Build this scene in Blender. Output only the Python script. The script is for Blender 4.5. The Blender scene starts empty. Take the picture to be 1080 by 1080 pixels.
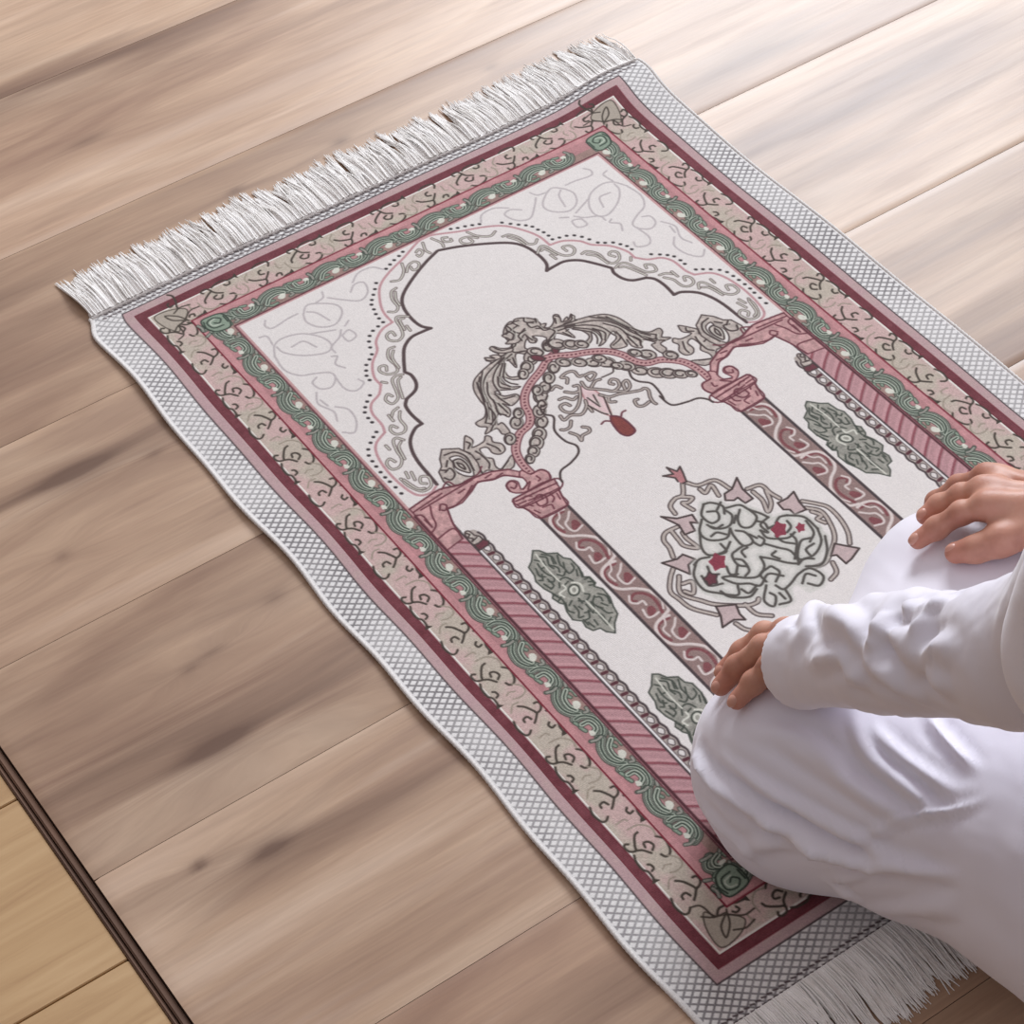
import bpy, math, json, random
import numpy as np
from mathutils import Vector
random.seed(7); np.random.seed(7)
scene = bpy.context.scene
COL = scene.collection
# ------------------------------------------------------------------ helpers
def lin(c):
    return [((x/255)/12.92 if x/255 <= .04045 else (((x/255)+.055)/1.055)**2.4) for x in c]
def link(o, parent=None):
    COL.objects.link(o)
    if parent: o.parent = parent
    return o
def mesh_np(name, V, F, mat, parent=None, smooth=True, cols=None, uvs=None, attrs=None):
    V = np.asarray(V, dtype=np.float32); F = np.asarray(F, dtype=np.int32)
    k = F.shape[1]
    me = bpy.data.meshes.new(name)
    me.vertices.add(len(V)); me.vertices.foreach_set('co', V.ravel())
    me.loops.add(F.size); me.loops.foreach_set('vertex_index', F.ravel())
    me.polygons.add(len(F)); me.polygons.foreach_set('loop_start', np.arange(0, F.size, k, dtype=np.int32))
    me.polygons.foreach_set('loop_total', np.full(len(F), k, dtype=np.int32))
    me.polygons.foreach_set('use_smooth', np.full(len(F), smooth, dtype=bool))
    if cols is not None:
        a = me.color_attributes.new('Col', 'FLOAT_COLOR', 'POINT')
        c4 = np.ones((len(V), 4), dtype=np.float32); c4[:, :3] = cols
        a.data.foreach_set('color', c4.ravel())
    if attrs:
        for n, arr in attrs.items():
            a = me.attributes.new(n, 'FLOAT', 'POINT'); a.data.foreach_set('value', np.asarray(arr, dtype=np.float32))
    if uvs is not None:
        a = me.attributes.new('RugUV', 'FLOAT2', 'POINT'); a.data.foreach_set('vector', np.asarray(uvs, dtype=np.float32).ravel())
    me.update(calc_edges=True); me.validate()
    me.materials.append(mat)
    return link(bpy.data.objects.new(name, me), parent)
class NT:
    def __init__(s, name):
        s.m = bpy.data.materials.new(name); s.m.use_nodes = True
        s.t = s.m.node_tree; s.b = s.t.nodes['Principled BSDF']
    def n(s, kind, **kw):
        x = s.t.nodes.new('ShaderNode'+kind)
        for k, v in kw.items(): setattr(x, k, v)
        return x
    def l(s, a, b): s.t.links.new(a, b)
    def math(s, op, a, b=None, c=None):
        x = s.n('Math', operation=op)
        for i, v in enumerate((a, b, c)):
            if v is None: continue
            if isinstance(v, (int, float)): x.inputs[i].default_value = v
            else: s.l(v, x.inputs[i])
        return x.outputs[0]
    def mix(s, fac, a, b, mode='MIX'):
        x = s.n('Mix', data_type='RGBA', blend_type=mode)
        for i, v in ((0, fac), (6, a), (7, b)):
            if isinstance(v, (int, float)): x.inputs[i].default_value = v
            elif isinstance(v, (list, tuple)): x.inputs[i].default_value = (*v, 1)[:4]
            else: s.l(v, x.inputs[i])
        return x.outputs[2]
    def noise(s, vec, scale, detail=3, rough=.5, dist=0):
        x = s.n('TexNoise'); s.l(vec, x.inputs['Vector']); x.inputs['Scale'].default_value = scale
        x.inputs['Detail'].default_value = detail; x.inputs['Roughness'].default_value = rough; x.inputs['Distortion'].default_value = dist
        return x.outputs[0]
    def mapping(s, vec, sc=(1,1,1), rot=(0,0,0)):
        x = s.n('Mapping'); s.l(vec, x.inputs[0]); x.inputs['Scale'].default_value = sc; x.inputs['Rotation'].default_value = rot
        return x.outputs[0]
    def ramp(s, fac, stops):
        x = s.n('ValToRGB'); s.l(fac, x.inputs[0]); cr = x.color_ramp
        while len(cr.elements) < len(stops): cr.elements.new(.5)
        for e, (p, c) in zip(cr.elements, stops): e.position = p; e.color = (*c, 1)
        return x.outputs[0]
    def bump(s, h, st, dist=.001):
        x = s.n('Bump'); x.inputs['Strength'].default_value = st; x.inputs['Distance'].default_value = dist
        s.l(h, x.inputs['Height']); s.l(x.outputs[0], s.b.inputs['Normal'])
# ------------------------------------------------------------------ camera
cam = bpy.data.cameras.new('camera'); co = link(bpy.data.objects.new('camera', cam))
co.location = (-0.933970,-1.630800,1.577325); co.rotation_euler = (0.7482, 0.0364, -0.6085)
cam.sensor_width = 36; cam.lens = 2519.76/1080*36; cam.clip_start = .05
co.rotation_euler = (0.748243, 0.036363, -0.608453)
scene.camera = co
scene.view_settings.view_transform = 'Standard'; scene.view_settings.look = 'None'
scene.view_settings.exposure = 0; scene.view_settings.gamma = 1
# ------------------------------------------------------------------ floor
PL_END = -.638
SEAMS = [.2005 + .2415*(i-11) for i in range(22)]
def vnoise(x, y, seed=0):
    xi = np.floor(x).astype(int); yi = np.floor(y).astype(int); xf = x-xi; yf = y-yi
    def h(a, b):
        n = (a*374761393 + b*668265263 + seed*974634777) & 0xffffffff
        n = ((n ^ (n >> 13))*1274126177) & 0xffffffff
        return ((n ^ (n >> 16)) & 0xffff)/65535.
    u = xf*xf*(3-2*xf); v = yf*yf*(3-2*yf)
    return (h(xi, yi)*(1-u)+h(xi+1, yi)*u)*(1-v)+(h(xi, yi+1)*(1-u)+h(xi+1, yi+1)*u)*v
def fbm(x, y, seed=0, o=4):
    r = 0; a = .5
    for i in range(o): r = r+a*vnoise(x*2**i, y*2**i, seed+i*17); a *= .5
    return r/(1-.5**o)
# knots: position (x, y) on the boards, half length, half width, strength
KNOTS = [(-0.4917,-0.4667,0.05,0.016,0.62),(-0.5091,-0.5801,0.026,0.01,0.55),(-0.5629,-0.5610,0.01,0.006,0.6),(0.0167,0.1521,0.014,0.007,0.5),(-0.1138,0.1496,0.013,0.006,0.5),(-0.4400,-0.1128,0.05,0.022,0.5),(-0.3691,-0.3558,0.016,0.008,0.35),(-0.1991,0.3176,0.03,0.008,0.4),(-0.4689,-0.3802,0.012,0.005,0.4),(-0.4466,-0.3772,0.018,0.005,0.3),(-0.3679,-0.1364,0.012,0.006,0.3),(-0.4969,-0.1993,0.01,0.008,0.35),(0.2164,0.1607,0.012,0.006,0.4),(-0.5389,-0.4233,0.09,0.02,0.25),(-0.4054,-0.4784,0.05,0.012,0.2)]
def floor_attrs(X, Y, plank):
    warp = np.zeros_like(X); dark = np.zeros_like(X)
    for kx, ky, a, b, s in KNOTS:
        dx = (X-kx)/a; dy = (Y-ky)/b
        d2 = dx*dx+dy*dy
        dark += s*np.exp(-d2*1.6)
        halo = np.exp(-((X-kx)/(a*3.2))**2-((Y-ky)/(b*2.6))**2)
        warp += np.sign(dy)*b*1.7*(1-np.exp(-np.abs(dy)*1.3))*halo
        dark += s*.22*halo
    return warp, dark
m = NT('oak_laminate')
att = m.n('Attribute', attribute_name='grain'); sep = m.n('SeparateXYZ')
ga = m.n('Attribute', attribute_name='gx').outputs['Fac']; gb = m.n('Attribute', attribute_name='gy').outputs['Fac']
dk = m.n('Attribute', attribute_name='dark').outputs['Fac']; tn = m.n('Attribute', attribute_name='tone').outputs['Fac']
cmb = m.n('CombineXYZ'); m.l(ga, cmb.inputs[0]); m.l(gb, cmb.inputs[1]); V0 = cmb.outputs[0]
g1 = m.noise(m.mapping(V0, (1.6, 11, 1)), 1, 4, .55, .9)
g2 = m.noise(m.mapping(V0, (5, 70, 1)), 1, 5, .6, .5)
g3 = m.noise(m.mapping(V0, (12, 330, 1)), 1, 3, .6)
g4 = m.noise(m.mapping(V0, (3, 3.5, 1)), 1, 2, .5)
base = m.ramp(g1, [(.25, lin((146,116,94))), (.42, lin((178,148,122))), (.55, lin((198,168,140))), (.70, lin((216,189,162)))])
base = m.mix(m.math('MULTIPLY', m.math('SMOOTH_MIN', m.math('ABSOLUTE', m.math('SUBTRACT', g2, .5)), .2, .1), 1.3), base, lin((132,100,84)))
fine = m.math('MULTIPLY_ADD', g3, .36, .82)
cmbf = m.n('CombineXYZ'); [m.l(fine, cmbf.inputs[i]) for i in range(3)]
base = m.mix(1, base, cmbf.outputs[0], 'MULTIPLY')
base = m.mix(m.math('MULTIPLY', g4, .26), base, lin((178,140,128)))
tone = m.n('CombineXYZ'); [m.l(tn, tone.inputs[i]) for i in range(3)]
base = m.mix(1, base, tone.outputs[0], 'MULTIPLY')
base = m.mix(m.math('MINIMUM', m.math('MAXIMUM', dk, 0), .85), base, lin((96,70,58)))
base = m.mix(m.math('MINIMUM', m.math('MAXIMUM', m.math('MULTIPLY', dk, -1.6), 0), .5), base, lin((226,202,182)))
m.l(base, m.b.inputs['Base Color'])
rg = m.math('MULTIPLY_ADD', g2, .10, .31); m.l(rg, m.b.inputs['Roughness'])
m.b.inputs['Specular IOR Level'].default_value = .29
m.bump(m.math('ADD', m.math('MULTIPLY', g2, .4), m.math('MULTIPLY', g3, .25)), .18, .0006)
FLOOR = m.m
def build_floor():
    VV, FF, A = [], [], {'gx': [], 'gy': [], 'dark': [], 'tone': []}
    n0 = 0
    for i in range(len(SEAMS)-1):
        y0, y1 = SEAMS[i]+.00025, SEAMS[i+1]-.00025
        fineb = -1.25 < y0 < .5
        nx = 720 if fineb else 60; ny = 50 if fineb else 4
        xs = np.linspace(PL_END, 2.9, nx); ys = np.linspace(y0, y1, ny)
        X, Y = np.meshgrid(xs, ys); Z = np.zeros_like(X)
        Z[0] -= .0007; Z[-1] -= .0007; Z[:, 0] -= .0007
        rnd = random.Random(i*31+5)
        w, d = floor_attrs(X, Y, i)
        # light patches and soft dark flames along the grain
        fl = fbm(X*2.2+i*9.3, (Y+w)*17+i*3.1, 40+i)
        d += np.clip(fl-.55, 0, 1)*1.9
        st = fbm(X*1.1+i*5.7, (Y+w)*42+i*1.7, 90+i); d += np.clip(st-.6, 0, 1)*1.2-np.clip(.40-st, 0, 1)*1.0
        V = np.stack([X, Y, Z], -1).reshape(-1, 3)
        idx = np.arange(nx*ny).reshape(ny, nx)+n0
        F = np.stack([idx[:-1, :-1], idx[:-1, 1:], idx[1:, 1:], idx[1:, :-1]], -1).reshape(-1, 4)
        VV.append(V); FF.append(F)
        A['gx'].append((X+rnd.random()*20).ravel()); A['gy'].append((Y+w+rnd.random()*20).ravel())
        A['dark'].append(d.ravel()); A['tone'].append(np.full(X.size, {7: .90, 8: .86, 9: .93, 10: .93}.get(i, rnd.uniform(.93, 1.04))))  # listed planks darkened: the window glare's fall-off put into their colour
        n0 += nx*ny
        # board sides, down into the joint
        for (a, b, c, e) in (((PL_END, y0), (2.9, y0), 0, 1), ((2.9, y1), (PL_END, y1), 0, 1), ((PL_END, y1), (PL_END, y0), 0, 1)):
            q = np.array([[a[0], a[1], -.0007], [b[0], b[1], -.0007], [b[0], b[1], -.012], [a[0], a[1], -.012]])
            VV.append(q); FF.append(np.array([[n0, n0+3, n0+2, n0+1]]))
            A['gx'].append(q[:, 0]); A['gy'].append(q[:, 1]); A['dark'].append(np.full(4, .75)); A['tone'].append(np.full(4, .6)); n0 += 4
    o = mesh_np('floor', np.concatenate(VV), np.concatenate(FF), FLOOR, attrs={k: np.concatenate(v) for k, v in A.items()})
    o['kind'] = 'structure'
build_floor()
# lower, yellower boards beyond the end of the laminate, with a dark edge strip
m = NT('honey_board'); tc = m.n('TexCoord').outputs['Object']
g = m.noise(m.mapping(tc, (3, 40, 1)), 1, 5, .6, .8)
g_ = m.noise(m.mapping(tc, (2, 5, 1)), 1, 3, .5)
c = m.ramp(g, [(.3, lin((166,130,90))), (.5, lin((190,156,112))), (.7, lin((206,174,130)))])
m.l(m.mix(m.math('MULTIPLY', g_, .3), c, lin((190,150,110))), m.b.inputs['Base Color']); m.b.inputs['Roughness'].default_value = .4
HONEY = m.m
m = NT('dark_edge'); tc = m.n('TexCoord').outputs['Object']
m.l(m.ramp(m.noise(m.mapping(tc, (60, 8, 1)), 1), [(.3, lin((84,58,42))), (.7, lin((126,92,70)))]), m.b.inputs['Base Color']); m.b.inputs['Roughness'].default_value = .6
EDGE = m.m
def box(name, x0, x1, y0, y1, z0, z1, mat, bev=.001):
    import bmesh
    bm = bmesh.new(); bmesh.ops.create_cube(bm, size=1)
    for v in bm.verts: v.co = Vector(((x0+x1)/2+v.co.x*(x1-x0), (y0+y1)/2+v.co.y*(y1-y0), (z0+z1)/2+v.co.z*(z1-z0)))
    if bev: bmesh.ops.bevel(bm, geom=bm.edges[:], offset=bev, segments=2, affect='EDGES')
    me = bpy.data.meshes.new(name); bm.to_mesh(me); bm.free(); me.materials.append(mat)
    return link(bpy.data.objects.new(name, me))
for k, y in enumerate([-2.4+.166*i for i in range(26)]):
    pass
def honey():
    import bmesh
    bm = bmesh.new()
    for i in range(22):
        y0 = -2.5+.19*i
        r = bmesh.ops.create_cube(bm, size=1)
        for v in r['verts']: v.co = Vector((-1.35+v.co.x*1.4, y0+.095+v.co.y*.1885, -.0145+v.co.z*.014))
    bmesh.ops.bevel(bm, geom=bm.edges[:], offset=.0008, segments=1, affect='EDGES')
    me = bpy.data.meshes.new('floor'); bm.to_mesh(me); bm.free(); me.materials.append(HONEY)
    o = link(bpy.data.objects.new('floor', me)); o['kind'] = 'structure'
honey()
t = box('trim_1', -.6452, -.6390, -2.5, 1.6, -.012, -.0035, EDGE, .0012); t['kind'] = 'structure'
t = box('trim_2', -.6498, -.6460, -2.5, 1.6, -.012, -.0055, EDGE, .0012); t['kind'] = 'structure'
sub = box('floor', -2.1, 2.95, -2.6, 2.7, -.05, -.0225, EDGE, 0); sub['kind'] = 'structure'

# ------------------------------------------------------------------ the prayer rug: pattern painted at .8 mm onto a woven grid
PAT = json.loads('''{"M":[["line","arch",1,1.9,[[-1.1,59.7],[-21.3,67.8],[-45.9,81.1],[-65,94.8],[-73.6,109.1],[-76.4,127.6],[-75,142.3],[-69.1,151.1]]],
["line","arch",1,1.9,[[-69.1,151.1],[-78,150.2],[-91.2,150.3],[-103.7,157.6],[-113.1,170.4],[-122.5,186.4]]],
["line","arch",1,1.9,[[-122.4,188],[-120.2,194.6],[-122.3,206],[-128.7,214.1],[-141.5,218.9]]],
["line","arch",1,1.9,[[-141.5,218.9],[-147.1,225.8],[-149.1,238.6],[-148.1,255]]],
["line","arch",1,1.9,[[-148.1,255],[-156.5,256.5],[-168.3,266.3],[-174.9,279.7],[-178.1,295.6],[-179.1,313],[-180.1,328.6]]],
["line","pinkline",1,1.8,[[0.2,35.2],[-9.9,36.6],[-33.3,47.9],[-57.9,57.9],[-75.3,69.4],[-87.4,88.2],[-93.4,104.4],[-94.2,121]]],
["line","pinkline",1,1.8,[[-94.2,121],[-108.2,123.9],[-121.4,134.2],[-127.8,146],[-141.5,158.9],[-149.9,175.5],[-150.5,188]]],
["line","pinkline",1,1.8,[[-150.5,188],[-158.9,197.8],[-171.5,204.2],[-177.7,215.5],[-178.7,233.6],[-182,243.6]]],
["line","pinkline",1,1.8,[[-182,243.6],[-196.4,251.3],[-203.6,264.3],[-207.1,285.9],[-206.4,310.4],[-201.8,328.6],[-190.9,333.9],[-182.1,330.1]]],
["line","dots",1,1.9,[[-29,39.6],[-35.5,42.6],[-42.8,45],[-49.7,48],[-56.4,51.1],[-75.8,63.1],[-81.7,69.9],[-87.4,76],[-92.7,81.5],[-96.7,87.1],[-98.5,94.4],[-100.7,101.3],[-101.6,108.5],[-101.4,115.5],[-108.5,117.6],[-115.9,119.8],[-122.4,124],[-127.2,130.4],[-130.8,138.1],[-134.7,147.2],[-140.3,151.9],[-146.9,156.5],[-151.2,163],[-154.7,169.2],[-155.6,176],[-166.5,193.7],[-173.2,199.2],[-178.7,204.5],[-182.7,210.1],[-184.2,218.4],[-184.3,225.3],[-187.9,238.5],[-193.8,242.4],[-199.9,247.1],[-206.3,253.1],[-210.1,260],[-211.4,268.2],[-212.2,276.1],[-212.9,284.6],[-213.1,292.6],[-212.6,299.8],[-212.3,308.9],[-212.2,318.5]]],
["line","motif",1,1.3,[[-5.4,40.1],[-9.5,51.5],[-8.1,58]]],
["line","motif",1,1.3,[[-18.7,48.2],[-14,46.3],[-13.3,52.2],[-19.1,55.8],[-20.3,52.4]]],
["line","motif",1,1.3,[[-42.7,67.6],[-35.8,60.4],[-28.1,59],[-25.9,64.3],[-30.6,69.7],[-35.9,69.2],[-35.5,63.4]]],
["line","motif",1,1.3,[[-39.5,54],[-44.2,64.7],[-54.2,73.1],[-62.5,70.3]]],
["line","motif",1,1.3,[[-64.1,81.4],[-70.9,83.3],[-76.2,93.2],[-77.8,105.9],[-83.7,110],[-89,106.1]]],
["line","motif",1,1.3,[[-67.9,85.6],[-73.2,95.5],[-74.8,104.7]]],
["line","motif",1,1.3,[[-77.1,123.6],[-85.3,117.4],[-89.7,120.9],[-92,132.8],[-96.4,143],[-104.2,146.5],[-110.3,140.9],[-108.9,133.5],[-102.3,131.8],[-102.3,138.6]]],
["line","motif",1,1.3,[[-82.3,123.1],[-86.8,123.1],[-90.5,137.3]]],
["line","motif",1,1.3,[[-86,133.9],[-86.8,141.8]]],
["line","motif",1,1.3,[[-111.8,151.5],[-118.3,151.6],[-124.8,161.6],[-124.7,174.8],[-128.3,182],[-136.9,180.4],[-141.3,172.1],[-137.8,166.6],[-132.7,168.8],[-135.5,174.9]]],
["line","motif",1,1.3,[[-115.4,155.4],[-121.9,163.8],[-124,178.7]]],
["line","motif",1,1.3,[[-126.1,188.6],[-133.3,186.4],[-139,190.2],[-143.1,203.2],[-147.3,212.9],[-155.7,216.1],[-158,208],[-152.4,202.7],[-150.2,207.5]]],
["line","motif",1,1.3,[[-144.7,189.1],[-147.6,185.3]]],
["line","motif",1,1.3,[[-129.6,190.7],[-135.3,194.6],[-143.7,215.6]]],
["line","motif",1,1.3,[[-154.2,223.6],[-160.6,225.2],[-166.1,230.5]]],
["line","motif",1,1.3,[[-155.6,229],[-161.1,237.4],[-162.3,249],[-167.8,254.2],[-174.8,252.1],[-176.3,244.7],[-172.2,240],[-169.3,245.3]]],
["line","motif",1,1.3,[[-166.9,226.7],[-167.4,235.8]]],
["line","motif",1,1.3,[[-173.2,262.6],[-177.5,256.2],[-182.3,258.8],[-186.2,271.2],[-188,282.1],[-194.7,289.2],[-202.3,288],[-202.5,278.8],[-197.1,275.2],[-194.9,281.5]]],
["line","motif",1,1.3,[[-190.6,258.7],[-190.5,265]]],
["line","motif",1,1.3,[[-176.7,263],[-182.1,268.2],[-185.9,283.7]]],
["line","motif",1,1.3,[[-202.6,302.8],[-201.5,315.5],[-195.1,327.8],[-184.9,326.5],[-181.1,316],[-186.6,311.8],[-190.6,317.8],[-187.1,321.9]]],
["line","motif",1,1.3,[[-194.5,298.4],[-196.3,306]]],
["line","motif",1,1.3,[[-190.3,301.5],[-192.8,311.7]]],
["line","motif",1,1.3,[[-201.1,305.4],[-197.3,321.7],[-191.7,325.8]]],
["line","faint",1,1.3,[[-192.2,43.3],[-196.4,50.4],[-191.9,57.2],[-172.9,54.5],[-161.9,54.2]]],
["line","faint",1,1.3,[[-158.1,58.8],[-147.9,49.3],[-134.5,56],[-124,67.4],[-126.1,79.6],[-140.1,89.6],[-154.1,84.1],[-160.9,70.4],[-158.1,58.8]]],
["line","faint",1,1.3,[[-125.7,41.7],[-129.4,49.4],[-138.3,51.4]]],
["line","faint",1,1.3,[[-125.6,52.3],[-116.6,62.6],[-102.4,75.1],[-89.6,69.1],[-85.1,54.9],[-94.1,51.6],[-103.1,58.8]]],
["line","faint",1,1.3,[[-94.1,48.1],[-82,39.5],[-66.8,40.3],[-59.3,49.7]]],
["line","faint",1,1.3,[[-211.2,93],[-203,79.2],[-190,75.6],[-172.4,82.1],[-160.5,97.9],[-158.8,112.6],[-168.8,118.4],[-188.5,108.5],[-201.1,94],[-202.9,82.7]]],
["line","faint",1,1.3,[[-144.4,96.5],[-166.5,86.6]]],
["line","faint",1,1.3,[[-140,99.9],[-147.2,108],[-160.2,114.9],[-161.5,123.9]]],
["line","faint",1,1.3,[[-126.8,92.8],[-134.1,97.5]]],
["line","faint",1,1.3,[[-143.5,107.3],[-134,104.4],[-132.5,115.7],[-142.7,118.1],[-143.5,107.3]]],
["line","faint",1,1.3,[[-211.2,93],[-213.5,114.4],[-205.9,130],[-192.9,136.5],[-180.6,144.2],[-179.7,153],[-189.4,161.9],[-199.5,157.5],[-201.2,146.5],[-194.2,142.1]]],
["line","faint",1,1.3,[[-179.7,153],[-180.7,171.7],[-173.4,180.4],[-162.1,176],[-163.6,168.4]]],
["line","faint",1,1.3,[[-205.1,159.7],[-211.8,174],[-205.6,191.3],[-209.5,204.1]]],
["line","faint",1,1.3,[[-207.6,170.7],[-205.9,181.5]]],
["line","faint",1,1.3,[[-200.8,186.9],[-192.8,197.7],[-195.2,214.9],[-204.7,226.5],[-213.2,220.1]]],
["line","faint",1,1.3,[[-209.2,61],[-202.6,64.3],[-204.4,78.1]]],
["line","faint",1,1.3,[[-167.2,126.2],[-162.9,129.5],[-169.9,137.4],[-165.4,147.4]]],
["line","faint",1,1.3,[[-191.1,91.6],[-178,91.4],[-172,106]]],
["line","faint",1,1.3,[[-153,57.5],[-146.3,64.4],[-141.6,81.6]]],
["fill","taupe",1,0,[[-2.6,190.2],[-10.2,193],[-17.8,200.8],[-19.4,209.6],[-17.3,214.5],[-23.3,220],[-31.4,215.6],[-35.7,209],[-39.5,214.4],[-37.4,221],[-44.7,222.1],[-49.8,218.2],[-52,221.5],[-49.9,226.4],[-63.8,230.6],[-76.9,237],[-84.1,247.7],[-87.1,261.5],[-88.5,273.1],[-96.3,283],[-107,284.4],[-107,290.6],[-102,295.9],[-108.3,302],[-95.6,302.2],[-95.6,311.6],[-88.6,313.8],[-87.1,299.3],[-92.1,298.7],[-87.1,289.9],[-81.4,287.9],[-77.9,296.8],[-71.4,289.1],[-72.8,278.6],[-67.1,286],[-55.6,282],[-55.5,275.6],[-65.6,271.3],[-69.8,261.7],[-64.1,262.8],[-53.3,269.3],[-46.1,269.9],[-53.9,264],[-55.3,253.3],[-52.3,249],[-45.9,258.7],[-35.8,263.1],[-37.2,258.8],[-46.6,253.4],[-45,241.6],[-35.3,229.2],[-34.6,236.3],[-34.1,246.5],[-24.3,230.9],[-15.5,237.5],[-5.2,238.7],[-12.4,229.9],[-3.3,220.1],[-0.6,228.9],[4,225.6],[1.3,213.5],[13.1,219.1],[23.8,213.6],[17.1,210.3],[20.3,202.5],[12.9,200.3],[9.3,192.5],[1.8,193.6]]],
["line","dark",1,1,[[-25.6,223.3],[-46.3,230.8],[-65.3,239.3],[-77,253.1],[-84.2,276.3],[-92.8,291.9]]],
["line","dark",1,1,[[-27.2,228.7],[-46.3,234],[-62.5,247.9],[-67,267]]],
["line","dark",1,1,[[-41.9,234],[-57.4,251.7],[-53.9,264]]],
["line","dark",1,1,[[-69.6,236],[-79.1,248.2],[-84.2,270],[-94.2,287.7]]],
["line","dark",1,1,[[-68.3,246.7],[-77,262.7],[-75.7,282.7]]],
["line","dark",1,1,[[-15.6,204.1],[-9.6,201.9],[-9,209.1],[-15,211.3]]],
["line","dark",1,1,[[0.2,199.1],[7.6,201.4],[4.4,209.1],[-3,206.9]]],
["line","dark",1,1,[[7.5,204.7],[13.3,212.5],[19.3,210.3]]],
["line","dark",1,1,[[-12.1,213.5],[-21.1,220],[-24.2,227.6],[-16.2,232]]],
["line","dark",1,1,[[-36,228.6],[-44.8,231.8]]],
["line","dark",1,1,[[-99.9,289.7],[-95.6,296],[-101.3,301.1]]],
["line","dark",1,1,[[-75.6,276.4],[-75.7,292.2]]],
["line","dark",1,1,[[-77,269],[-82.8,290]]],
["line","dark",1,1,[[-76.2,240.8],[-83.5,261],[-91.6,280.2],[-99.6,289.9]]],
["line","dark",1,1,[[-63.1,231.2],[-76.2,247.2],[-84.5,266.6]]],
["line","dark",1,1,[[-39.8,235.7],[-51.6,249.6],[-51.7,259.2],[-46.7,266.2]]],
["line","dark",1,1,[[-55.9,246.3],[-61.8,258],[-55.7,266.5]]],
["line","dark",1,1,[[-71.3,263.8],[-69.2,273.3],[-57.7,277.2]]],
["line","dark",1,1,[[-71.3,270.1],[-68.5,283.4]]],
["line","dark",1,1,[[-80.7,279],[-82.8,286.8],[-78.6,293.2]]],
["line","dark",1,1,[[-85.7,275.2],[-87.1,286.8],[-94.2,297.1]]],
["line","dark",1,1,[[-97,294.9],[-90,290.9]]],
["line","dark",1,1,[[-10.9,194.1],[-8.8,199.1],[-14.2,205.2]]],
["line","dark",1,1,[[8.5,193.6],[8.4,200.3],[15.8,202.5]]],
["line","dark",1,1,[[12.2,198],[10.4,206.9],[14.8,211.9]]],
["line","dark",1,1,[[-5,193.6],[1.1,193],[-0.6,200.2]]],
["line","dark",1,1,[[-19.3,201.3],[-17.1,206.3]]],
["line","dark",1,1,[[-15.8,212.3],[-16.7,220],[-22.6,222.2]]],
["line","dark",1,1,[[1.2,216.8],[0.3,224.5]]],
["line","dark",1,1,[[-19.8,230.9],[-12.8,233.6],[-7.7,237.4]]],
["line","dark",1,1,[[-29.5,233.6],[-32.8,242.5]]],
["line","dark",1,1,[[-36.1,233.5],[-33.1,234.1]]],
["line","dark",1,1,[[-35,212.8],[-31.7,219.3]]],
["line","dark",1,1,[[-49.8,219.9],[-46.2,224.2],[-37.4,224.3]]],
["line","dark",1,1,[[-50.6,227.5],[-43.3,226.4],[-30.8,224.3]]],
["line","dark",1,1,[[-2.3,209.1],[7.3,211.3],[8.6,219.1]]],
["fill","taupe",1,0,[[-126.6,294.4],[-123.1,295.5],[-122.4,302.3],[-127.9,308.9],[-115.3,309.1],[-109.7,304.1],[-106.2,308.3],[-108.3,314.4],[-103.4,321.2],[-104.7,329.3],[-111.7,331.7],[-116.6,326.5],[-116.7,317.3],[-123.7,315.1],[-125,326.3],[-120.8,332.5],[-124.2,342.1],[-120.7,347.7],[-104,339],[-110.9,352],[-124.8,350.6],[-133.2,341.3],[-147,343],[-144.4,329.9],[-144.5,320.8]]],
["line","dark",1,1.1,[[-128,299.6],[-126.6,303.7],[-131.4,307.8]]],
["line","dark",1,1.1,[[-127.9,315],[-126.4,322.2],[-126.3,334.4],[-130.4,340.4]]],
["line","dark",1,1.1,[[-113.9,313.2],[-109.7,322.6],[-109.6,328.7]]],
["line","dark",1,1.1,[[-120.7,347.7],[-111,342.9]]],
["line","dark",1,1.1,[[-136.2,314.8],[-136.1,327.1],[-138.7,340.2]]],
["line","dark",1,1.1,[[-137.5,323],[-130.6,325.2]]],
["line","dark",1,1.1,[[-136.3,308.7],[-133.5,313.9]]],
["fill","taupe",0,0,[[-151.8,294],[-138.4,302.5],[-133.4,317],[-134.7,328.1],[-138.7,340.2],[-141.4,350.2],[-151,345.9],[-158,340.7],[-170.2,343.4],[-173.2,329.3],[-170.1,316.7],[-164,312.2],[-160,303.1]]],
["fill","cream",1,0,[[-152,307.6],[-143.9,310.6],[-141.7,322.9],[-146.3,339],[-153.7,334.4],[-156.9,323.6],[-152.9,314.5]]],
["fill","taupe",1,0,[[-151.5,312.5],[-145.3,314.2],[-143.8,322.9],[-146.8,334.1],[-151.3,329.3],[-154.2,321.1]]],
["line","dark",1,0.8,[[-151.5,312.5],[-145.3,314.2],[-143.8,322.9],[-146.8,334.1],[-151.3,329.3],[-154.2,321.1],[-151.5,312.5]]],
["line","dark",1,1.2,[[-153.8,301.7],[-144,304.4],[-139,315.8],[-142.9,334]]],
["line","dark",1,1.2,[[-155.7,309.3],[-160.5,314.9]]],
["line","dark",1,1.2,[[-165.2,320.4],[-159,319],[-159.6,327.6],[-166.4,331.5],[-169.9,325.8]]],
["line","dark",1,1.2,[[-150.1,316.6],[-147.2,321.8],[-148.5,328.3],[-150.7,322.2],[-150.1,316.6]]],
["line","dark",1,1.2,[[-166.6,316.3],[-162.4,319.4]]],
["fill","taupe",1,0,[[36.7,208.1],[40.4,210.9],[36.3,219.7],[26.4,225.7],[22,222.4],[31.1,219.2],[35,213.6]]],
["fill","taupe",1,0,[[38.6,221.4],[45.5,218.1],[43.8,223.6],[50.8,217],[49.8,223.1],[39.1,226.9]]],
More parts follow.
